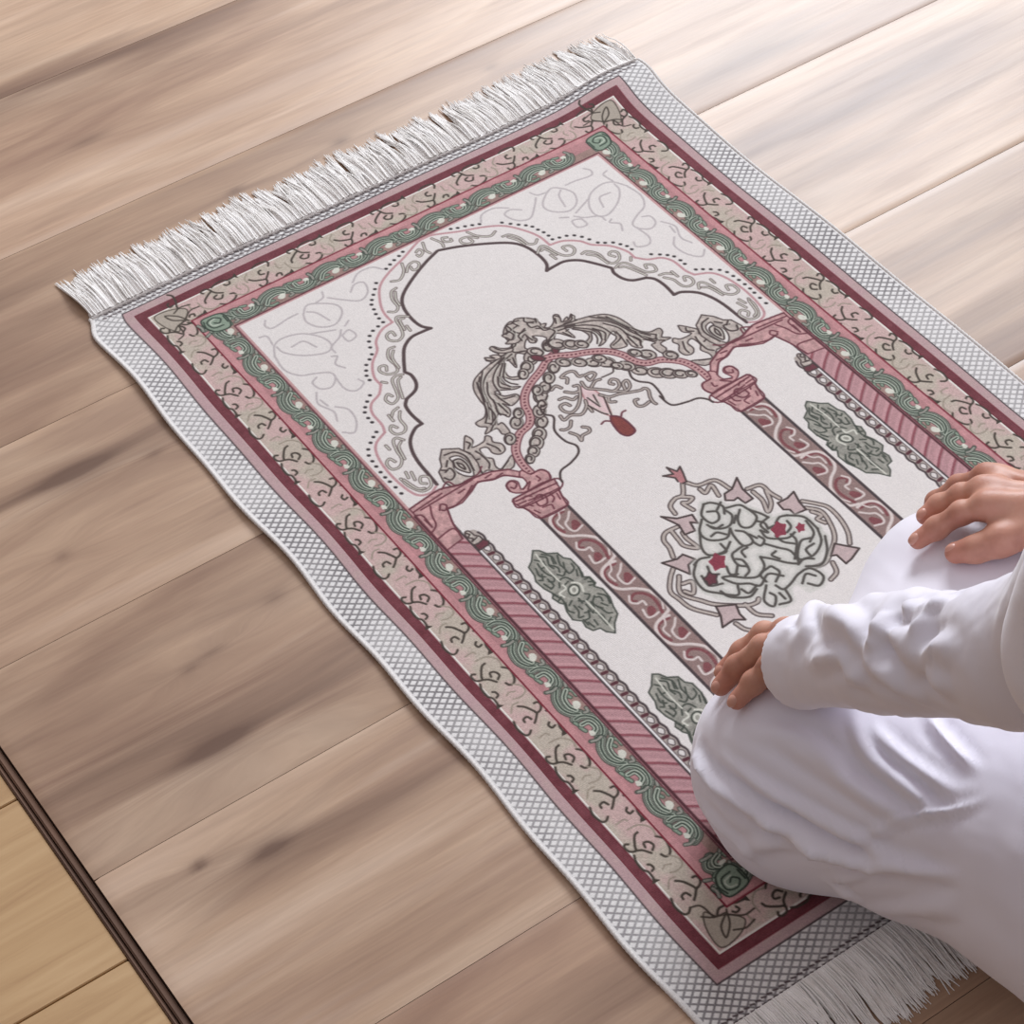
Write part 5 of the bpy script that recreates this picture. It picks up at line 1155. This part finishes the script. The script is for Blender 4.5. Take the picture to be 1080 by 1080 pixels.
FOLDS_ROBE = [(0.00585,0.0048,[(-0.2163,-0.7562,0.1064),(-0.2247,-0.7649,0.1017),(-0.2316,-0.7803,0.1054),(-0.2353,-0.8004,0.1096),(-0.2336,-0.8219,0.1158),(-0.2308,-0.8377,0.1173)]),
(0.0063,0.0072,[(-0.2182,-0.7503,0.0852),(-0.2342,-0.7889,0.1049),(-0.2341,-0.8248,0.1139),(-0.2250,-0.8593,0.1148),(-0.2117,-0.9012,0.1212),(-0.2017,-0.9378,0.1363),(-0.1933,-0.9739,0.1568),(-0.1891,-1.0139,0.1913)]),
(0.0054,0.0063,[(-0.2245,-0.7867,0.1250),(-0.2242,-0.8220,0.1328),(-0.2171,-0.8553,0.1338),(-0.2075,-0.8944,0.1399),(-0.2018,-0.9204,0.1461),(-0.1968,-0.9468,0.1501),(-0.1903,-0.9844,0.1702),(-0.1883,-1.0127,0.1929)]),
(0.0063,0.00525,[(-0.2053,-0.7974,0.1507),(-0.1956,-0.8271,0.1598),(-0.1895,-0.8639,0.1651),(-0.1865,-0.8997,0.1726),(-0.1827,-0.9336,0.1782),(-0.1794,-0.9544,0.1862)]),
(0.0054,0.0048,[(-0.1957,-0.8097,0.1598),(-0.1851,-0.8379,0.1666),(-0.1825,-0.8684,0.1716),(-0.1819,-0.8938,0.1769)]),
(0.0054,0.0054,[(-0.1521,-0.8559,0.1857),(-0.1615,-0.8728,0.1870),(-0.1689,-0.8991,0.1885),(-0.1683,-0.9252,0.1927),(-0.1693,-0.9506,0.1978),(-0.1713,-0.9655,0.2011)]),
(0.0054,0.0045,[(-0.1522,-0.8715,0.1913),(-0.1559,-0.8911,0.1954),(-0.1572,-0.9211,0.2007),(-0.1572,-0.9485,0.2091),(-0.1586,-0.9746,0.2200)]),
(0.0045,0.0054,[(-0.1161,-0.8928,0.2089),(-0.1262,-0.9094,0.2126),(-0.1315,-0.9280,0.2174),(-0.1374,-0.9531,0.2256),(-0.1428,-0.9750,0.2348)]),
(0.0036,0.0051,[(-0.2120,-0.8942,0.1267),(-0.2037,-0.9171,0.1426),(-0.1948,-0.9328,0.1575),(-0.1839,-0.9450,0.1777),(-0.1776,-0.9536,0.1886),(-0.1713,-0.9655,0.2011),(-0.1631,-0.9816,0.2188),(-0.1536,-0.9955,0.2369)]),
(0.0054,0.006,[(-0.2317,-0.8508,0.1031),(-0.2226,-0.8632,0.1173),(-0.2138,-0.8900,0.1215),(-0.2098,-0.9124,0.1211)]),
(0.0063,0.00525,[(-0.2392,-0.8341,0.0552),(-0.2293,-0.8625,0.0953),(-0.2170,-0.8881,0.1106),(-0.2098,-0.9124,0.1211)]),
(0.0045,0.0057,[(-0.2300,-0.8486,0.1117),(-0.2213,-0.8719,0.1113),(-0.2141,-0.8961,0.1157),(-0.2078,-0.9203,0.1263),(-0.2010,-0.9434,0.1353),(-0.1964,-0.9556,0.1468),(-0.1917,-0.9809,0.1643),(-0.1884,-1.0139,0.1933)]),
(0.0036,0.00525,[(-0.2119,-0.8994,0.0752),(-0.2083,-0.9233,0.1031),(-0.2035,-0.9390,0.1248),(-0.1964,-0.9556,0.1468)]),
(0.0045,0.0054,[(-0.2099,-0.9076,0.0807),(-0.2052,-0.9218,0.0809),(-0.1988,-0.9346,0.0754)]),
(0.0054,0.0045,[(-0.1950,-0.9354,0.0680),(-0.1952,-0.9714,0.1095),(-0.1948,-0.9968,0.1475),(-0.1926,-1.0204,0.1814)]),
(0.0054,0.0042,[(-0.1934,-0.9797,0.1106),(-0.1947,-1.0242,0.1712)]),
(0.0054,0.0045,[(-0.2351,-0.7764,0.0690),(-0.2417,-0.8108,0.0738),(-0.2386,-0.8432,0.0731),(-0.2311,-0.8600,0.0588)])]
FOLDS_SLEEVE = [(0.0096,0.006075,[(-0.1867,-0.8149,0.2474),(-0.1744,-0.8225,0.2680),(-0.1481,-0.8082,0.2539),(-0.1853,-0.8727,0.3274),(-0.1960,-0.8971,0.3396),(-0.2043,-0.9224,0.3458)]),
(0.0096,0.0054,[(-0.1770,-0.8902,0.3513),(-0.1896,-0.9107,0.3630),(-0.1950,-0.9264,0.3726),(-0.1981,-0.9426,0.3850),(-0.1924,-0.9451,0.3959),(-0.1808,-0.9368,0.3978),(-0.1520,-0.9187,0.3824)]),
(0.0088,0.004725,[(-0.2044,-0.9290,0.3524),(-0.2048,-0.9528,0.3780),(-0.2033,-0.9656,0.3985),(-0.2044,-0.9807,0.4193),(-0.2077,-0.9981,0.4378)]),
(0.0072,0.004725,[(-0.1954,-0.8465,0.2605),(-0.1973,-0.8640,0.2891),(-0.2000,-0.8854,0.3178),(-0.2007,-0.9030,0.3355)]),
(0.0096,0.0054,[(-0.2008,-0.9048,0.3371),(-0.2043,-0.9225,0.3457),(-0.2066,-0.9389,0.3505),(-0.2068,-0.9532,0.3519),(-0.2059,-0.9735,0.3615)]),
(0.0096,0.0054,[(-0.2038,-0.8889,0.3084),(-0.2048,-0.9024,0.3168),(-0.2062,-0.9195,0.3272)]),
(0.0096,0.0054,[(-0.1781,-0.9011,0.3623),(-0.1940,-0.9094,0.3556),(-0.2013,-0.9152,0.3479)]),
(0.0096,0.0054,[(-0.2061,-0.9709,0.3949),(-0.2081,-0.9802,0.3930),(-0.2111,-0.9979,0.4093)]),
(0.008,0.004725,[(-0.1690,-0.9137,0.3787),(-0.1841,-0.9266,0.3851)]),
(0.0096,0.0054,[(-0.1821,-0.9487,0.4099),(-0.1682,-0.9404,0.4065)])]
LEFT_FINGERS = [[(-0.1420,-0.7677,0.1854),(-0.1466,-0.7484,0.1691),(-0.1619,-0.7420,0.1522),(-0.1796,-0.7414,0.1415)],[(-0.1546,-0.7824,0.1953),(-0.1622,-0.7658,0.1812),(-0.1784,-0.7563,0.1600),(-0.1943,-0.7562,0.1487)],[(-0.1625,-0.7942,0.1958),(-0.1715,-0.7850,0.1845),(-0.1835,-0.7815,0.1707),(-0.1991,-0.7813,0.1604)],[(-0.1568,-0.7977,0.1896),(-0.1621,-0.7938,0.1807),(-0.1654,-0.7874,0.1699),(-0.1708,-0.7833,0.1630)],[(-0.1285,-0.7780,0.1720),(-0.1175,-0.7580,0.1550),(-0.1200,-0.7420,0.1380)]]
RIGHT_FINGERS = [[(0.0494,-0.7757,0.2100),(0.0365,-0.7634,0.2001),(0.0206,-0.7546,0.1853),(0.0052,-0.7509,0.1779)],[(0.0622,-0.7583,0.2043),(0.0529,-0.7461,0.1944),(0.0416,-0.7352,0.1803),(0.0289,-0.7333,0.1757)],[(0.0875,-0.7380,0.1860),(0.0770,-0.7200,0.1680),(0.0660,-0.7090,0.1470),(0.0600,-0.7080,0.1320)],[(0.1000,-0.7420,0.1700),(0.0940,-0.7200,0.1500),(0.0860,-0.7090,0.1300),(0.0820,-0.7085,0.1170)],[(0.0390,-0.8042,0.2027),(0.0241,-0.7951,0.1947),(0.0124,-0.7851,0.1892)]]
def finger(g, pts, r, k=.006):
    pts = [np.array(p, dtype=float) for p in pts]
    n = len(pts); rs = [r*1.04, r*.97, r*.91, r*.78][:n]
    g.chain(pts, rs, k)
    for p in pts[1:-1]: g.ball(p+np.array([0, 0, .0004]), r*1.0, k)      # joints
def hand_field(fingers, wrist, elbow, h=.0013):
    """fingers: index, middle, ring, little, thumb, each knuckle to tip"""
    allp = np.array([p for f in fingers for p in f]+[wrist]); W = np.array(wrist); E = np.array(elbow)
    M = W+(E-W)*.30
    lo = np.minimum(allp.min(0), M)-.035; hi = np.maximum(allp.max(0), M)+.035
    g = Grid(lo, hi, h)
    kn = [np.array(f[0]) for f in fingers[:4]]
    for i, p in enumerate(kn):
        base = W+(p-W)*.15+(p-W-np.dot(p-W, kn[1]-W)/np.dot(kn[1]-W, kn[1]-W)*(kn[1]-W))*.45
        g.cone(base, p, .0145, .0105, .012)
        g.ball(p+[0, 0, .0012], .0105, .008)
    for p, q in zip(kn[:-1], kn[1:]): g.cone(p-(p-W)*.12, q-(q-W)*.12, .0095, .0095, .010)
    for i, f in enumerate(fingers[:4]): finger(g, f, [.0092, .0096, .0090, .0080][i], .004)
    t = [np.array(p) for p in fingers[4]]
    g.cone(W+(t[0]-W)*.25, t[0], .0150, .0125, .012); g.chain(t, [.0125, .0102, .0086], .007)
    g.chain([W+(kn[1]-W)*.1, W, M], [.0215, .0235, .029], .014, flat=((0, 0, 1), 1.22))
    # tendons
    for p in kn[:3]: g.cone(W+(p-W)*.35+[0, 0, .0105], p+[0, 0, .0055], .0034, .0042, .007)
    return g

def skin_mat():
    m = NT('skin'); tc = m.n('TexCoord').outputs['Object']
    a = m.noise(tc, 38, 3, .55); b = m.noise(tc, 420, 3, .6)
    c = m.ramp(a, [(.32, lin((176,120,100))), (.52, lin((196,142,120))), (.72, lin((206,156,134)))])
    kn = m.n('Attribute', attribute_name='red').outputs['Fac']
    c = m.mix(kn, c, lin((184,100,86)))
    m.l(c, m.b.inputs['Base Color']); m.b.inputs['Roughness'].default_value = .5
    m.b.inputs['Subsurface Weight'].default_value = .12; m.b.inputs['Subsurface Radius'].default_value = (.012, .005, .003); m.b.inputs['Subsurface Scale'].default_value = .5
    m.bump(b, .25, .0006); return m.m
def cloth_mat(name, c0, c1):
    m = NT(name); tc = m.n('TexCoord').outputs['Object']
    a = m.noise(tc, 6, 3, .5); b = m.noise(tc, 1400, 2, .6)
    m.l(m.ramp(a, [(.3, lin(c0)), (.7, lin(c1))]), m.b.inputs['Base Color']); m.b.inputs['Roughness'].default_value = .72
    m.b.inputs['Sheen Weight'].default_value = .25; m.b.inputs['Sheen Roughness'].default_value = .4; m.b.inputs['Specular IOR Level'].default_value = .3
    m.bump(b, .12, .0003); return m.m
ROBE = cloth_mat('white_cotton', (234,231,242), (240,237,246)); SKIN = skin_mat()
person = link(bpy.data.objects.new('person', None)); person.location = (0, 0, 0)
person['label'] = 'person in a white robe kneeling on the rug, hands resting on the knees'; person['category'] = 'person'
# body: hands and forearms, arms, trunk, neck and head, legs and bare feet
parts = []
hl = hand_field(LEFT_FINGERS, HWL, EL).skin(1); hr = hand_field(RIGHT_FINGERS, HWR, ER).skin(1)
parts += [hl, hr]
def reds(V):
    r = np.zeros(len(V))
    for fs in (LEFT_FINGERS, RIGHT_FINGERS):
        for f in fs:
            for p, s, w in ((f[-1], .012, .45), (f[1], .009, .25), (f[0], .012, .2)):
                r = np.maximum(r, w*np.exp(-(np.linalg.norm(V-np.array(p), axis=1)/s)**2))
    return r
g = Grid((-.30, -1.48, .0), (.32, -.72, .80), .007)
g.chain([SL, EL, np.array(EL)*.3+np.array(WL)*.7], [.046, .026, .023], .03); g.chain([SR, ER, np.array(ER)*.3+np.array(WR)*.7], [.046, .026, .023], .03)
g.cone((-.01, -1.20, .24), (-.01, -1.16, .58), .14, .135, .06, flat=((0, 1, 0), 1.35)); g.cone((-.14, -1.14, .645), (.12, -1.14, .645), .055, .055, .05)
g.cone((-.01, -1.15, .64), (-.01, -1.12, .78), .055, .052, .03)
for K, Hh, s in ((KL, HL, -1), (KR, HR, 1)):
    K = np.array(K); Hh = np.array(Hh)
    g.chain([K-[0, .01, -.005], K*.6+Hh*.4+[-s*.02, 0, 0], Hh], [.055, .060, .085], .03); g.chain([K-[-.02*-s, .02, .028], (s*.050, -1.02, .056), (s*.085, -1.25, .056)], [.036, .038, .040], .03)
    g.chain([(s*.10, -1.24, .05), (s*.08, -1.37, .045), (s*.075, -1.43, .03)], [.036, .034, .018], .02)
    for j in range(5): g.cone((s*(.05+.013*j), -1.42, .026), (s*(.05+.013*j), -1.447+.003*j, .018), .010, .008, .006)
parts.append(g.skin(1))
# head, tipped towards the rug
hd = Grid((-.13, -1.27, .72), (.11, -.95, 1.08), .0035); hx, hy, hz = -.01, -1.100, .880
def HP(x, y, z, t=.42):      # head space (y forward) -> room, nodding by t
    c, s = math.cos(t), math.sin(t); return (hx+x, hy+y*c+z*s, hz-y*s+z*c)
hd.ball(HP(0, -.012, .035), (.078, .098, .092), .02); hd.ball(HP(0, .022, -.035), (.060, .072, .080), .035)
hd.cone((-.01, -1.145, .70), HP(0, -.035, -.04), .058, .056, .03); hd.ball(HP(0, .070, -.085), (.026, .022, .020), .025)
hd.cone(HP(0, .094, .012), HP(0, .112, -.022), .009, .0125, .010); 
for s in (-1, 1):
    hd.ball(HP(s*.012, .100, -.026), .0085, .006); hd.cone(HP(s*.014, .092, .030), HP(s*.046, .078, .030), .009, .007, .012)
    hd.ball(HP(s*.032, .090, .010), (.015, .010, .010), .006, 'cut'); hd.ball(HP(s*.032, .078, .010), .0125, .003)
    hd.ball(HP(s*.042, .068, -.020), (.020, .018, .016), .02)
    hd.ball(HP(s*.080, -.006, -.008), (.010, .020, .032), .006); hd.ball(HP(s*.089, -.002, -.006), (.005, .011, .020), .004, 'cut')
hd.cone(HP(-.020, .094, -.052), HP(.020, .094, -.052), .0062, .0062, .006); hd.cone(HP(-.017, .091, -.062), HP(.017, .091, -.062), .0075, .0075, .005)
hd.cone(HP(-.021, .104, -.0568), HP(.021, .104, -.0568), .0024, .0024, .002, 'cut')
parts.append(hd.skin(1))
V, F = join(parts)
body = mesh_np('body', V, F, SKIN, person, attrs={'red': reds(V)}); body['label'] = 'hands and skin of the kneeling person'
# nails
m = NT('nail'); m.b.inputs['Base Color'].default_value = (*lin((204,150,132)), 1); m.b.inputs['Roughness'].default_value = .3; NAIL = m.m
for fs in (LEFT_FINGERS, RIGHT_FINGERS):
    for i, f in enumerate(fs):
        a, b = np.array(f[-2]), np.array(f[-1]); d = (b-a)/np.linalg.norm(b-a); side = np.cross(d, [0, 0, 1.]); side /= np.linalg.norm(side)+1e-9; up = np.cross(side, d)
        r = [.0076, .0079, .0074, .0066, .0088][i]
        ng = Grid(b-.016, b+.016, .0009)
        ng.ball(b+d*.0010+up*(r*.50), (.0046, .0064, r*.54), .001, rot=(side, d, up)); 
        v_, f_ = ng.skin(1); o = mesh_np('fingernail', v_, f_, NAIL, person)
# hair and cap
m = NT('dark_hair'); m.l(m.ramp(m.noise(m.n('TexCoord').outputs['Object'], 300, 2), [(.3, lin((24,18,16))), (.7, lin((58,44,38)))]), m.b.inputs['Base Color']); m.b.inputs['Roughness'].default_value = .55
hg = Grid((-.13, -1.27, .78), (.11, -.98, 1.08), .004)
hg.ball(HP(0, -.018, .036), (.084, .100, .094), .01); hg.ball(HP(0, .088, -.03), (.10, .060, .095), .01, 'cut'); hg.ball(HP(0, -.02, -.075), (.12, .10, .05), .015, 'cut')
V, F = hg.skin(1); mesh_np('hair', V, F, m.m, person)
cg = Grid((-.13, -1.27, .82), (.11, -.96, 1.12), .004)
cg.ball(HP(0, -.020, .052), (.089, .104, .094), .008); cg.put((-.2, -1.3, .8), (.2, -.9, 1.1), lambda X, Y, Z: ((Y-hy)*math.sin(.42)*1+(Z-hz)*math.cos(.42)-.055)+0*X, .004, 'cut')
V, F = cg.skin(1); mesh_np('cap', V, F, ROBE, person)
# clothing
V, F = robe_field().skin(2); V = fold(V, F, FOLDS_ROBE)
for _ in range(2): V = lap(V, F, .4)
N_ = normals(V, F); V = V+N_*((fbm(V[:, 0]*14+V[:, 2]*9, V[:, 1]*11+V[:, 2]*6, 77)-.5)*.007*np.clip(V[:, 2]*30-.2, 0, 1))[:, None]
V[:, 2] = np.maximum(V[:, 2], .0072)
robe = mesh_np('robe', V, F, ROBE, person); robe['label'] = 'long white cotton robe'
for S_, E_, W_, fl in ((SL, EL, WL, FOLDS_SLEEVE), (SR, ER, WR, [])):
    V, F = sleeve_field(S_, E_, W_, .0026).skin(2); V0c = V.copy(); N_ = normals(V, F)
    a_ = (np.array(W_)-np.array(E_)); a_ = a_/np.linalg.norm(a_); rim = (np.array(W_)+a_*.022-V)@a_      # distance back from the cuff edge
    V = fold(V, F, fl); V = V+N_*((fbm(V[:, 0]*22+V[:, 2]*9+3, V[:, 1]*18-V[:, 2]*8, 55)-.5)*.010)[:, None]
    k_ = sst(.004, .030, rim)[:, None]; V = V0c*(1-k_)+V*k_; V = lap(V, F, .25)
    hemr = np.exp(-((rim-.0015)/.002)**2)
    V = V+N_*(.0008*hemr)[:, None]
    mesh_np('sleeve', V, F, ROBE, person)

# ------------------------------------------------------------------ light
w = bpy.data.worlds.new('room'); scene.world = w; w.use_nodes = True
wt = w.node_tree; bg = wt.nodes['Background']
def wn(k, **kw):
    x = wt.nodes.new('ShaderNode'+k)
    for a, v in kw.items(): setattr(x, a, v)
    return x
def wm(op, a, b):
    x = wn('Math', operation=op)
    for i, v in enumerate((a, b)):
        if isinstance(v, (int, float)): x.inputs[i].default_value = v
        else: wt.links.new(v, x.inputs[i])
    return x.outputs[0]
tcw = wn('TexCoord'); sx = wn('SeparateXYZ'); wt.links.new(tcw.outputs['Generated'], sx.inputs[0])
up = wm('POWER', wm('MAXIMUM', sx.outputs[2], 0), .8)
dn = wn('VectorMath', operation='DOT_PRODUCT'); wt.links.new(tcw.outputs['Generated'], dn.inputs[0]); dn.inputs[1].default_value = (.66, .62, .42)
side = wm('MAXIMUM', dn.outputs['Value'], 0)
wt.links.new(wm('ADD', wm('ADD', wm('MULTIPLY', up, .42), wm('MULTIPLY', side, .32)), .125), bg.inputs[1])
bg.inputs[0].default_value = (*lin((238,229,230)), 1)
def area(name, loc, target, sx, sy, e, col):
    l = bpy.data.lights.new(name, 'AREA'); l.shape = 'RECTANGLE'; l.size = sx; l.size_y = sy; l.energy = e; l.color = col
    o = link(bpy.data.objects.new(name, l)); o.location = loc
    o.rotation_euler = (Vector(target)-Vector(loc)).to_track_quat('-Z', 'Y').to_euler()
    return o
area('window_light', (3.37, 3.19, 2.97), (.1, -.3, 0), 2.3, 2.2, 345, (.89, .94, 1))
